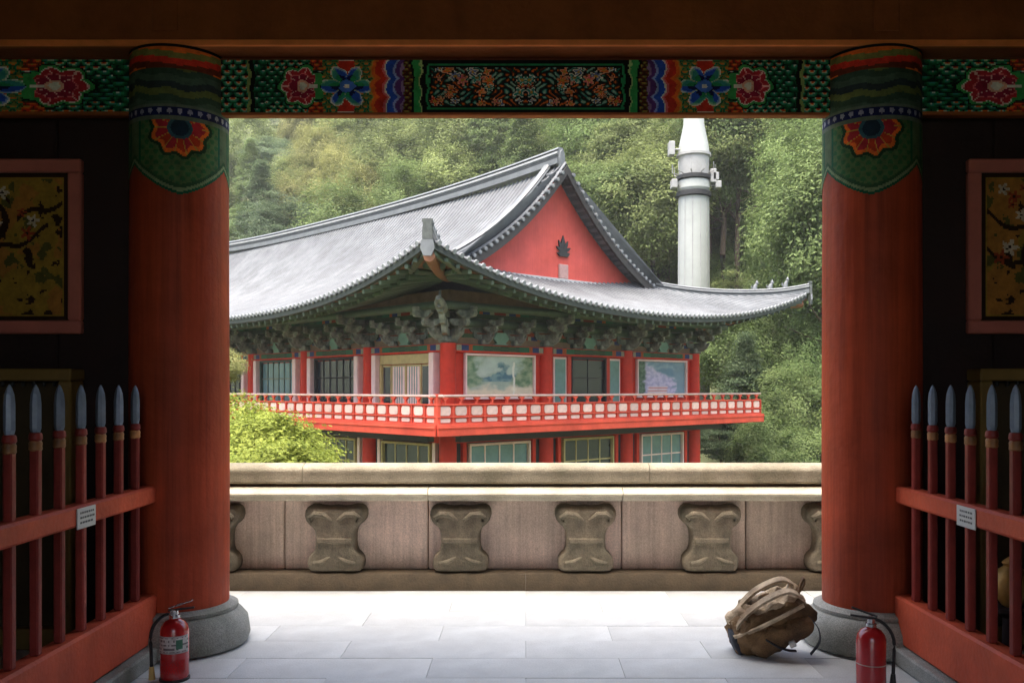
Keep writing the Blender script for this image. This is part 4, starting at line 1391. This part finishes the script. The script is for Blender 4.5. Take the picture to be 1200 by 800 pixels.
def bay(side, k, kind):
    o = k * 4.3
    part('wall_panel', 'pav_red' if side == 'R' else 'pav_red', PAV, side, (o + .1, o + 4.2, -.16, -.03, DECK, 1.13), b=0)
    if side == 'L':
        for s_ in (o + .55, o + 3.75):
            part('jamb_post', 'pav_pink', PAV, side, (s_ - .12, s_ + .12, -.03, .26, DECK, 1.13), b=.02)
    if kind == 'mural_a' or kind == 'mural_b':
        framed_mural(side, o + (.62 if kind == 'mural_a' else .55), o + 3.72, -.35, 1.12, mural_a if kind == 'mural_a' else mural_b,
                     'landscape mural with blue mountain' if kind == 'mural_a' else 'mural with pale lilac slope and blue sky')
    elif kind == 'centre':
        for (a, b_) in ((.42, .98), (3.32, 3.88)):
            w = part('side_panel', 'pav_pink', PAV, side, (o + a - .05, o + b_ + .05, -.02, .03, -.75, 1.1))
            part('panel_field', 'pav_teal', w, side, (o + a + .02, o + b_ - .02, .031, .04, -.68, 1.03), b=0)
        for s_ in (1.12, 3.18):
            part('post', 'pav_bright_red', PAV, side, (o + s_ - .09, o + s_ + .09, -.02, .10, DECK, 1.13))
        window(side, o + 1.22, o + 3.08, DECK + .02, 1.12, 'pav_dark', 'glass_dark', 2, 3)
    elif kind == 'door':
        part('door_head', 'pav_gold', PAV, side, (o + .68, o + 3.62, -.02, .08, .80, 1.12))
        for s_ in (o + .72, o + 3.58):
            part('door_post', 'pav_gold', PAV, side, (s_ - .06, s_ + .06, -.02, .08, DECK, .799))
        for (a, b_, ma) in ((.80, 1.32, 'glass_dark'), (1.36, 2.14, 'pale'), (2.18, 2.96, 'pale'), (3.0, 3.50, 'glass_dark')):
            d = part('door_leaf', 'pav_gold', PAV, side, (o + a, o + b_, -.01, .03, DECK + .02, .78))
            if ma == 'pale':
                part('paper_pane', 'pav_pink', d, side, (o + a + .06, o + b_ - .06, .031, .04, -.55, .72), b=0)
                for q in range(1, 5):
                    c = o + a + .06 + (b_ - a - .12) * q / 5
                    part('lattice_bar', 'pav_teal', d, side, (c - .015, c + .015, .041, .055, -.55, .72), b=0)
            else:
                part('pane', 'glass_dark', d, side, (o + a + .05, o + b_ - .05, .031, .04, -.7, .72), b=0)
    else:
        fr = 'pav_green' if kind == 'lattice_green' else 'pav_dark'
        window(side, o + .72, o + 3.58, DECK + .05, 1.12, fr, 'glass_teal' if kind == 'lattice_green' else 'glass_dark', 6, 3, 'lattice_window', .06)

def lower_bay(side, k):
    o = k * 4.3
    z1 = -1.5
    part('lower_wall', 'pav_dark', PAV, side, (o + .1, o + 4.2, -.2, -.05, -ZO + .1, z1), b=0)
    part('lower_head_beam', 'pav_red', PAV, side, (o + .2, o + 4.1, -.05, .10, -1.72, -1.48))
    for s_ in (o + .62, o + 3.68):
        part('lower_post', 'pav_pink' if side == 'L' else 'pav_red', PAV, side, (s_ - .08, s_ + .08, -.05, .09, -ZO + .2, -1.722))
    if side == 'R':
        window(side, o + .8, o + 3.5, -3.4, -1.76, 'pav_gold' if k == 1 else 'pav_pink', 'glass_dark' if k == 1 else 'glass_teal', 4, 2, 'lower_window')
    else:
        window(side, o + .8, o + 3.5, -3.4, -1.76, 'pav_gold', 'glass_dark', 4, 2, 'lower_window')

facade('R', 3, ['mural_a', 'centre', 'mural_b'])
facade('L', 8, ['door', 'lattice_dark', 'lattice_green', 'lattice_dark', 'lattice_dark', 'lattice_dark', 'lattice_dark', 'lattice_dark'])

def corner_bracket():
    # extra diagonal arms with curling dragon-head tips under the front corner
    p = Vector((0, 0, 1.42 + ZO))
    mb = MB()
    dg = Vector((-1, -1, 0)).normalized(); lt = Vector((1, -1, 0)).normalized()
    for ln, z in ((1.2, .26), (1.75, .52), (2.2, .80)):
        prof = [(0, -.02), (ln * .5, -.06), (ln - .15, .0), (ln, .22), (ln - .05, .34), (ln - .22, .22), (ln * .6, .17), (0, .17)]
        mb.prism(prof, p + lt * .08 + Vector((0, 0, z)), dg, (0, 0, 1), -lt * .16)
    mb.build('corner_bracket', 'bracket', PAV)
    link('bracket_set', BRK, PAV, p, (0, 0, pi / 2))
    mb = MB()
    h = p + dg * 2.15 + Vector((0, 0, 1.05))
    mb.tube([p + dg * 1.3 + Vector((0, 0, .95)), p + dg * 1.8 + Vector((0, 0, .98)), h, h + dg * .35 + Vector((0, 0, .12))], [.16, .18, .17, .07], 10)
    mb.tube([h + Vector((0, 0, .12)), h - dg * .15 + Vector((0, 0, .36)), h - dg * .34 + Vector((0, 0, .40))], [.05, .035, .01], 6)
    mb.tube([h + dg * .1 - Vector((0, 0, .08)), h + dg * .34 - Vector((0, 0, .14))], [.07, .03], 8)
    mb.build('dragon_head', 'bracket', PAV, smooth=60)
corner_bracket()

# back walls so that the building is closed
def pav_back():
    mb = MB(); mb.box(WU - .1, WU + .1, .3, LV, .1, ZO + 3.0); mb.build('rear_wall', 'pav_red', PAV)
    mb = MB(); mb.box(.0, WU, LV - .1, LV + .1, .1, ZO + 3.0); mb.build('rear_wall', 'pav_red', PAV)
    mb = MB(); mb.box(-.6, WU + .6, -.6, LV + .6, 0, .45, b=.03); mb.build('stone_platform', 'granite', PAV)
pav_back()

# ---- balcony
BO = 2.0
def balcony():
    dk = MB()
    dk.box(-BO, WU + BO, -BO, -.17, DECK - .10 + ZO, DECK + ZO, b=.01)
    dk.box(-BO, -.17, -.165, LV, DECK - .10 + ZO, DECK + ZO, b=.01)
    deck = dk.build('balcony_deck', 'pav_red', PAV)
    part('fascia_board', 'pav_bright_red', deck, 'R', (-BO, WU + BO, BO, BO + .07, -1.36, -1.03))
    part('fascia_moulding', 'pav_bright_red', deck, 'R', (-BO - .02, WU + BO, BO + .071, BO + .10, -1.15, -1.08))
    part('fascia_moulding', 'pav_bright_red', deck, 'L', (-BO - .018, LV, BO + .072, BO + .101, -1.15, -1.08))
    part('fascia_board', 'pav_bright_red', deck, 'L', (-BO + .002, LV, BO + .001, BO + .071, -1.36, -1.03))
    jm = MB(); jm.box(-.09, .09, 0, 1.95, -.11, .11, b=.02); JM = jm.mesh('joist', 'pav_dark')
    for side, length in (('R', WU + BO), ('L', 18.0)):
        s_ = -1.2
        while s_ < length - .3:
            p = fp(side, s_, .0, -1.28)
            link('joist', JM, deck, p, (0, 0, pi if side == 'R' else pi / 2)); s_ += 1.075
    for side, length in (('R', WU), ('L', LV)):
        part('under_beam', 'pav_dark', deck, side, (-.4, length + .4, .85, 1.1, -1.62, -1.40))
    # railing
    pm = {}
    def unit(side):
        d = {}
        def mk(nm, ma, *bx, b=.012):
            mb = MB()
            for q in bx: fb(mb, side, *q, b=b)
            mb.v = [(x, y, z - ZO) for x, y, z in mb.v]
            d[nm] = mb.mesh(nm, ma)
        mk('railing_post', 'pav_bright_red', (-.035, .035, -.04, .04, DECK, -.47))
        mk('backing_board', 'pav_bright_red', (-.001, .601, -.014, -.004, -1.0, -.84), (-.001, .601, -.014, -.004, -.80, -.49), b=0)
        for nm, z0, z1, in_ in (('railing_panel', -.80, -.49, .09), ('railing_panel_low', -1.0, -.84, .10)):
            mb = MB(); ch = .055 if nm == 'railing_panel' else .03
            x0, x1, y0, y1 = in_, .6 - in_, z0 + .025, z1 - .025
            poly = [(x0 + ch, y0), (x1 - ch, y0), (x1, y0 + ch), (x1, y1 - ch), (x1 - ch, y1), (x0 + ch, y1), (x0, y1 - ch), (x0, y0 + ch)]
            mb.prism(poly, fp(side, 0, -.003, 0) - Vector((0, 0, ZO)), (1, 0, 0) if side == 'R' else (0, 1, 0), (0, 0, 1), fp(side, 0, .02, 0) - Vector((0, 0, ZO)))
            d[nm] = mb.mesh(nm, 'pale_panel')
        # lotus-leaf support between the middle and top rails
        mb = MB()
        poly = [(-.05, 0), (.05, 0), (.03, .05), (.025, .09), (.06, .13), (.11, .15), (.11, .19), (-.11, .19), (-.11, .15), (-.06, .13), (-.025, .09), (-.03, .05)]
        mb.prism(poly, fp(side, .30, .035, -.44) - Vector((0, 0, ZO)), (1, 0, 0) if side == 'R' else (0, 1, 0), (0, 0, 1), fp(side, 0, -.07, 0) - Vector((0, 0, ZO)) )
        d['leaf_support'] = mb.mesh('leaf_support', 'pav_bright_red')
        return d
    for side, s0, s1 in (('R', -BO + .06, WU + BO - .02), ('L', -BO + .06, 19.0)):
        u = unit(side)
        n = int((s1 - s0) / .6)
        st = (s1 - s0) / n
        for q, (z0, z1, w) in enumerate(((-.84, -.80, .05), (-.49, -.445, .05), (-1.045, -1.0, .05))):
            part('rail', 'pav_bright_red', deck, side, (s0 - .06 + (.001 if side == 'L' else 0), s1, BO - .1 - w, BO - .1 + w, z0, z1))
        mb = MB(); mb.tube([fp(side, s0 - .25, BO - .1, -.215), fp(side, s1, BO - .1, -.215)], .038, 8)
        mb.build('top_rail', 'pale_panel', deck, smooth=50)
        for k in range(n + 1):
            s_ = s0 + k * st
            p = fp(side, s_, BO - .1, 0)
            link('railing_post', u['railing_post'], deck, p)
            if k < n:
                link('backing_board', u['backing_board'], deck, p); link('railing_panel', u['railing_panel'], deck, p); link('railing_panel', u['railing_panel_low'], deck, p)
                link('leaf_support', u['leaf_support'], deck, p)
    mb = MB(); mb.box(-BO + .02, -BO + .18, -BO + .02, -BO + .18, DECK + ZO, -.16 + ZO, b=.03)
    mb.build('corner_post', 'pav_bright_red', deck)
balcony()

# ------------------------------------------------------------------ white tower behind the roof
def tower():
    Y = 49.0
    p = px(813, 455, Y)
    t = thing('white_tower', 'white cylindrical tower with dark collars rising behind the pavilion roof', 'tower', (p.x, Y, -5.0))
    k = Y / 1050
    z = lambda y: EYE + (455 - y) * k + 5.0
    mb = MB(); mb.lathe([(19 * k, -.5), (18.0 * k, z(330)), (17.4 * k, z(232))], 32); mb.build('shaft', 'white_tower', t, smooth=50)
    for a in range(12):
        an = (a + .5) / 12 * 2 * pi
        mb = MB(); mb.tube([(18.25 * k * cos(an), 18.25 * k * sin(an), z(380)), (17.5 * k * cos(an), 17.5 * k * sin(an), z(232))], .022, 5); mb.build('seam_strip', 'grey_metal', t)
    mb = MB(); mb.lathe([(17 * k, z(231.9)), (20.5 * k, z(231)), (20.5 * k, z(226)), (17 * k, z(225))], 32); mb.build('lower_collar', 'dark_metal', t, smooth=30)
    mb = MB(); mb.lathe([(17.5 * k, z(224.9)), (19.0 * k, z(222)), (18.5 * k, z(213)), (17 * k, z(212))], 32); mb.build('collar_drum', 'white_tower', t, smooth=30)
    mb = MB(); mb.lathe([(17 * k, z(211.9)), (20.5 * k, z(211)), (20.5 * k, z(207)), (17 * k, z(206))], 32); mb.build('upper_collar', 'dark_metal', t, smooth=30)
    mb = MB(); mb.lathe([(17.4 * k, z(205.9)), (17.8 * k, z(185)), (20 * k, z(184)), (20 * k, z(181)), (18.5 * k, z(180.6))], 32); mb.build('drum', 'grey_metal', t, smooth=30)
    mb = MB(); mb.lathe([(18.2 * k, z(180.5)), (17 * k, z(170)), (12.0 * k, z(146)), (11.5 * k, z(118)), (10 * k, z(100)), (2 * k, z(92))], 32); mb.build('cone_top', 'white_tower', t, smooth=40)
    for (dx, y0, y1) in ((21, 216, 200), (24, 213, 204), (-24, 222, 212), (-27, 184, 168), (27, 222, 214)):
        mb = MB(); mb.box(dx * k - .16, dx * k + .16, -.5, .1, z(y0), z(y1), b=.03)
        mb.tube([(dx * k * .6, -.15, (z(y0) + z(y1)) / 2), (dx * k, -.15, (z(y0) + z(y1)) / 2)], .05, 6)
        mb.build('mounted_unit', 'grey_metal', t)
    for a in range(10):
        an = a / 10 * 2 * pi
        mb = MB(); mb.tube([(18 * k * cos(an), 18 * k * sin(an), z(205)), (25 * k * cos(an), 25 * k * sin(an), z(203)), (25 * k * cos(an), 25 * k * sin(an), z(193))], .03, 6)
        mb.build('rail_stanchion', 'grey_metal', t)
tower()

# ------------------------------------------------------------------ trees
def crown_mesh(name, seed, n_clump, n_leaf, leaf, rx, rz, shape='round', flat=.0, spread=.34):
    """leaf-sized faces spread in clumps through the crown's volume; unit: metres, centre at origin"""
    r = random.Random(seed)
    mb_v, mb_f, cols = [], [], []
    for c in range(n_clump):
        # clump centres: mostly towards the crown's outer shell
        while True:
            d = Vector((r.uniform(-1, 1), r.uniform(-1, 1), r.uniform(-1, 1)))
            if .05 < d.length < 1: break
        q = d.length ** .45
        d = d.normalized() * q
        if shape == 'cone':
            hgt = (d.z + 1) / 2
            k = (1 - hgt) ** .8 * 1.1 + .06
            ctr = Vector((d.x * rx * k, d.y * rx * k, d.z * rz))
        else:
            wob = 1 + .28 * noise.noise(d * 2.2 + Vector((seed * 3.1, 0, 0)))
            ctr = Vector((d.x * rx * wob, d.y * rx * wob, d.z * rz * wob))
        cr = spread * rx * r.uniform(.6, 1.25) * (.55 if shape == 'cone' else 1)
        tone = r.uniform(0, 1)
        out = ctr.normalized() if ctr.length > .1 else Vector((0, 0, 1))
        for k in range(n_leaf):
            o = Vector((r.gauss(0, .5), r.gauss(0, .5), r.gauss(0, .5 * (1 - flat)))) * cr
            p = ctr + o
            nrm = (out * .7 + Vector((r.gauss(0, .32), r.gauss(0, .32), .75 + r.gauss(0, .28)))).normalized()
            a = nrm.cross(Vector((r.gauss(0, 1), r.gauss(0, 1), r.gauss(0, 1)))).normalized()
            b_ = nrm.cross(a)
            s_ = leaf * r.uniform(.6, 1.35)
            i = len(mb_v)
            mb_v += [tuple(p - a * s_), tuple(p + b_ * s_ * .45 + nrm * s_ * .12), tuple(p + a * s_), tuple(p - b_ * s_ * .45 + nrm * s_ * .12)]
            mb_f.append((i, i + 1, i + 2, i + 3))
            t = max(0, min(1, tone * .72 + r.random() * .28))
            cols.append(t)
    me = bpy.data.meshes.new(name)
    me.from_pydata(mb_v, [], mb_f)
    ca = me.color_attributes.new('Col', 'FLOAT_COLOR', 'CORNER')
    buf = []
    for t in cols: buf.extend((t, t, t, 1.0) * 4)
    ca.data.foreach_set('color', buf)
    me.materials.append(MATS['leaf_mid'])
    me.update()
    return me
def trunk_mesh(name, seed, h, rx, rz, rad):
    r = random.Random(seed)
    mb = MB()
    top = h
    pts = [(0, 0, -1.2), (.05, 0, h * .25), (r.uniform(-.2, .2), r.uniform(-.2, .2), h * .55), (r.uniform(-.3, .3), r.uniform(-.3, .3), h * .9)]
    mb.tube(pts, [rad * 1.25, rad, rad * .75, rad * .25], 9)
    for k in range(9):
        a = k * 2.4 + r.random()
        z = h * r.uniform(.42, .8)
        ln = rx * r.uniform(.5, .9)
        p0 = Vector((0, 0, z)); p2 = Vector((cos(a) * ln, sin(a) * ln, z + rz * r.uniform(.1, .5)))
        mb.tube([p0, (p0 + p2) / 2 + Vector((0, 0, -.15)), p2], [rad * .42, rad * .28, rad * .08], 6)
    return mb.mesh(name, 'bark', 60)

KINDS = {
    'broad_a': dict(h=9.0, rx=3.6, rz=3.8, c=(crown_mesh('crown', 1, 200, 150, .115, 3.6, 3.8, spread=.27), trunk_mesh('trunk', 1, 9.0, 3.6, 3.8, .2))),
    'broad_b': dict(h=10.0, rx=3.9, rz=4.3, c=(crown_mesh('crown', 2, 220, 150, .12, 3.9, 4.3, spread=.25), trunk_mesh('trunk', 2, 10.0, 3.9, 4.3, .22))),
    'tall': dict(h=12.0, rx=3.1, rz=5.2, c=(crown_mesh('crown', 3, 220, 140, .11, 3.1, 5.2, spread=.30), trunk_mesh('trunk', 3, 12.0, 3.1, 5.2, .2))),
    'cone': dict(h=12.0, rx=3.2, rz=6.0, c=(crown_mesh('crown', 4, 260, 120, .11, 3.2, 6.0, 'cone', .55, .40), trunk_mesh('trunk', 4, 13.0, 2.4, 2.0, .2))),
    'pine': dict(h=11.0, rx=3.4, rz=3.2, c=(crown_mesh('crown', 5, 105, 250, .10, 3.4, 3.2, 'round', .72, .30), trunk_mesh('trunk', 5, 11.0, 3.4, 3.2, .2))),
}
def plant_tree(kind, leafm, x, y, label, group, sc=1.0, name='broadleaf_tree', zc=None, seed=0, cat='tree', meshes=None, dims=None):
    K = KINDS.get(kind) if meshes is None else dims
    cm_, tm_ = K['c'] if meshes is None else meshes
    gz = ground_z(x, y)
    r = random.Random(seed)
    zc_ = K['h'] * sc if zc is None else zc - gz          # crown centre above the ground
    t = thing(name, label, cat, (x, y, gz), r.uniform(0, 6.28), group)
    crown = link('crown', cm_, t, (0, 0, zc_), None, (sc * r.uniform(.9, 1.1), sc * r.uniform(.9, 1.1), sc * r.uniform(.9, 1.1)))
    crown.material_slots[0].link = 'OBJECT'; crown.material_slots[0].material = MATS[leafm]
    hz = zc_ / K['h']
    link('trunk', tm_, t, (0, 0, 0), None, (sc, sc, hz))
    return t

KNAME = {'broad_a': 'broadleaf_tree', 'broad_b': 'broadleaf_tree', 'tall': 'broadleaf_tree', 'cone': 'conifer_tree', 'pine': 'pine_tree'}
TONE = {'leaf_olive': 'olive-green', 'leaf_mid': 'mid-green', 'leaf_dark': 'dark green', 'leaf_yellow': 'yellowish', 'leaf_fresh': 'fresh green', 'leaf_lime': 'lime-green'}
KWORD = {'broad_a': 'round', 'broad_b': 'broad', 'tall': 'tall', 'cone': 'pointed', 'pine': 'layered'}
def hill_hit(x, y, lift_):
    """march the sight line through picture point x, y until it meets the hillside raised by lift_"""
    Y = 45.0
    while Y < 240:
        p = px(x, y, Y)
        if p.z < ground_z(p.x, p.y) + lift_: return p
        Y += 1.0
    return None
ROOF_TOP = [(250, 276), (345, 268), (430, 252), (510, 229), (595, 199), (652, 178), (690, 225), (740, 295), (790, 322), (955, 326), (1000, 480)]
def roof_y(x):
    for (a, b_), (c, d) in zip(ROOF_TOP, ROOF_TOP[1:]):
        if a <= x <= c: return b_ + (d - b_) * (x - a) / (c - a)
    return 400
def tone_at(x, y, r):
    """which species stands where on the photographed hillside"""
    n = r.random()
    if x < 330 and y < 200: return ('leaf_dark' if 320 < x + 30 * n and y < 190 else 'leaf_olive')
    if 335 < x < 425 and y < 260: return 'leaf_yellow' if n < .8 else 'leaf_olive'
    if 425 <= x < 620: return 'leaf_olive' if n < .5 else ('leaf_mid' if n < .8 else 'leaf_dark')
    if 620 <= x < 790: return 'leaf_fresh' if (y < 180 and n < .6) else ('leaf_olive' if n < .6 else 'leaf_mid')
    if x >= 890 and 190 < y < 330: return 'leaf_fresh' if n < .6 else 'leaf_mid'
    if 790 <= x < 890: return 'leaf_olive' if n < .5 else ('leaf_fresh' if n < .75 else 'leaf_mid')
    if x >= 830 and y >= 330: return 'leaf_mid' if n < .6 else 'leaf_dark'
    return 'leaf_olive' if n < .45 else ('leaf_mid' if n < .75 else 'leaf_dark')
def zone(x):
    if x < 330: return 'by the left gate column'
    if x < 430: return 'above the left ridge'
    if x < 540: return 'above the middle ridge'
    if x < 640: return 'left of the gable'
    if x < 720: return 'right of the gable'
    if x < 800: return 'left of the tower'
    if x < 880: return 'right of the tower'
    return 'by the right gate column'
def woods():
    r = random.Random(21)
    specs = []
    y = 112.0
    row = 0
    while y < 340:
        dx = 58
        x = 226 + (row % 2) * dx / 2
        while x < 1000:
            xx, yy = x + r.uniform(-14, 14), y + r.uniform(-10, 10)
            if yy < roof_y(xx) + 18:
                kind = r.choice(('broad_a', 'broad_b', 'tall', 'broad_a', 'pine', 'cone', 'tall'))
                lm = tone_at(xx, yy, r)
                if lm == 'leaf_dark': kind = r.choice(('cone', 'pine'))
                if lm in ('leaf_yellow', 'leaf_fresh'): kind = r.choice(('broad_a', 'broad_b', 'tall'))
                sc = r.uniform(.70, 1.05)
                p = hill_hit(xx, yy, KINDS[kind]['h'] * sc)
                if p is not None and not (abs(xx - 813) < 120 and p.y < 60):
                    lvl = 'high on' if yy < 165 else ('midway up' if yy < 240 else 'low on')
                    specs.append((xx, kind, lm, p.x, p.y, '%s %s tree %s the hillside %s' % (KWORD[kind], TONE[lm], lvl, zone(xx)), sc, None, 'trees on the hillside', KNAME[kind]))
            x += dx
        y += 27
        row += 1
    # trees standing lower down to the right of the pavilion
    for (x, y, Y, sc, kind, lm) in ((852, 405, 47, .62, 'broad_a', 'leaf_mid'), (905, 392, 50, .75, 'broad_b', 'leaf_mid'), (952, 425, 46, .62, 'tall', 'leaf_fresh'), (874, 470, 44, .55, 'cone', 'leaf_dark'),
                                    (925, 480, 43, .55, 'broad_a', 'leaf_mid'), (965, 505, 43, .5, 'broad_b', 'leaf_olive'), (846, 505, 43.5, .42, 'pine', 'leaf_dark'), (896, 532, 41, .42, 'broad_b', 'leaf_fresh'),
                                    (946, 548, 40, .45, 'broad_a', 'leaf_mid'), (992, 410, 50, .8, 'broad_b', 'leaf_olive'), (948, 335, 56, .7, 'broad_a', 'leaf_fresh'), (866, 362, 58, .7, 'pine', 'leaf_olive'), (850, 300, 66, .75, 'tall', 'leaf_olive'), (770, 306, 66, .7, 'broad_a', 'leaf_mid'), (858, 236, 74, .85, 'broad_b', 'leaf_olive'), (912, 285, 62, .7, 'broad_a', 'leaf_fresh'), (772, 255, 74, .8, 'tall', 'leaf_olive'), (842, 330, 62, .6, 'broad_b', 'leaf_mid'), (862, 268, 68, .7, 'broad_a', 'leaf_mid'), (845, 195, 80, .8, 'broad_a', 'leaf_olive')):
        p = px(x, y, Y)
        lvl = 'above the right eave' if y < 330 else 'at eave height' if y < 440 else ('at balcony height' if y < 515 else 'below balcony height')
        specs.append((x, kind, lm, p.x, p.y, '%s %s tree %s %s' % (KWORD[kind], TONE[lm], 'beside the white tower' if 740 < x < 870 and y < 330 else 'right of the pavilion', lvl), sc, p.z, 'trees right of the pavilion', KNAME[kind]))
    byl = {}
    for q in specs: byl.setdefault(q[5], []).append(q)
    ORD = ['leftmost', 'second from left', 'third from left', 'fourth from left', 'fifth from left', 'sixth from left']
    n = 0
    for lab, qs in byl.items():
        qs.sort(key=lambda q: q[0])
        for k, q in enumerate(qs):
            n += 1
            l2 = lab if len(qs) == 1 else ('%s, %s' % (lab, ORD[min(k, 5)] if len(qs) > 2 else ('left one', 'right one')[k]))
            plant_tree(q[1], q[2], q[3], q[4], l2, q[8], q[6], q[9], q[7], 100 + n)
woods()

# nearer trees: lime maple below the gate on the left, a yellow one behind it, right-hand screen beside the pavilion
near_c = crown_mesh('crown', 31, 260, 110, .052, 1.5, 1.15, 'round', .5, .26)
near_t = trunk_mesh('trunk', 31, 6.0, 1.3, 1.0, .11)
near_d = dict(h=6.0, rx=1.5, rz=1.15)
def near_tree(x, y, Y, lm, label, sc=1.0, name='maple_tree', seed=1):
    p = px(x, y, Y)
    plant_tree(None, lm, p.x, p.y, label, None, sc, name, p.z, seed, 'tree', (near_c, near_t), near_d)
near_tree(304, 556, 17.5, 'leaf_lime', 'lime-green maple reaching up over the left end of the stone balustrade', 1.0, seed=3)
near_tree(258, 524, 19.5, 'leaf_lime', 'lime-green maple beside the left gate column, behind the larger lime maple', .95, seed=5)
near_tree(252, 428, 27.0, 'leaf_yellow', 'yellow-orange maple glimpsed between the left gate column and the pavilion', .55, seed=6)
near_tree(322, 592, 15.5, 'leaf_lime', 'low lime-green maple just below the balustrade coping on the left', .9, seed=8)

# ------------------------------------------------------------------ thin valley haze
def haze():
    m = bpy.data.materials.new('haze'); m.use_nodes = True
    N, L = m.node_tree.nodes, m.node_tree.links
    N.clear()
    v = N.new('ShaderNodeVolumePrincipled')
    v.inputs['Color'].default_value = (0.93, 0.95, 0.95, 1)
    v.inputs['Density'].default_value = 0.0004
    v.inputs['Anisotropy'].default_value = 0.2
    o = N.new('ShaderNodeOutputMaterial')
    L.new(v.outputs[0], o.inputs['Volume'])
    MATS['haze'] = m
    mb = MB(); mb.box(-2050, 2050, -2050, 2050, -7.0, 128)
    h = mb.build('haze', 'haze')
    tag(h, 'thin pale haze hanging over the valley', None, kind='stuff')
haze()
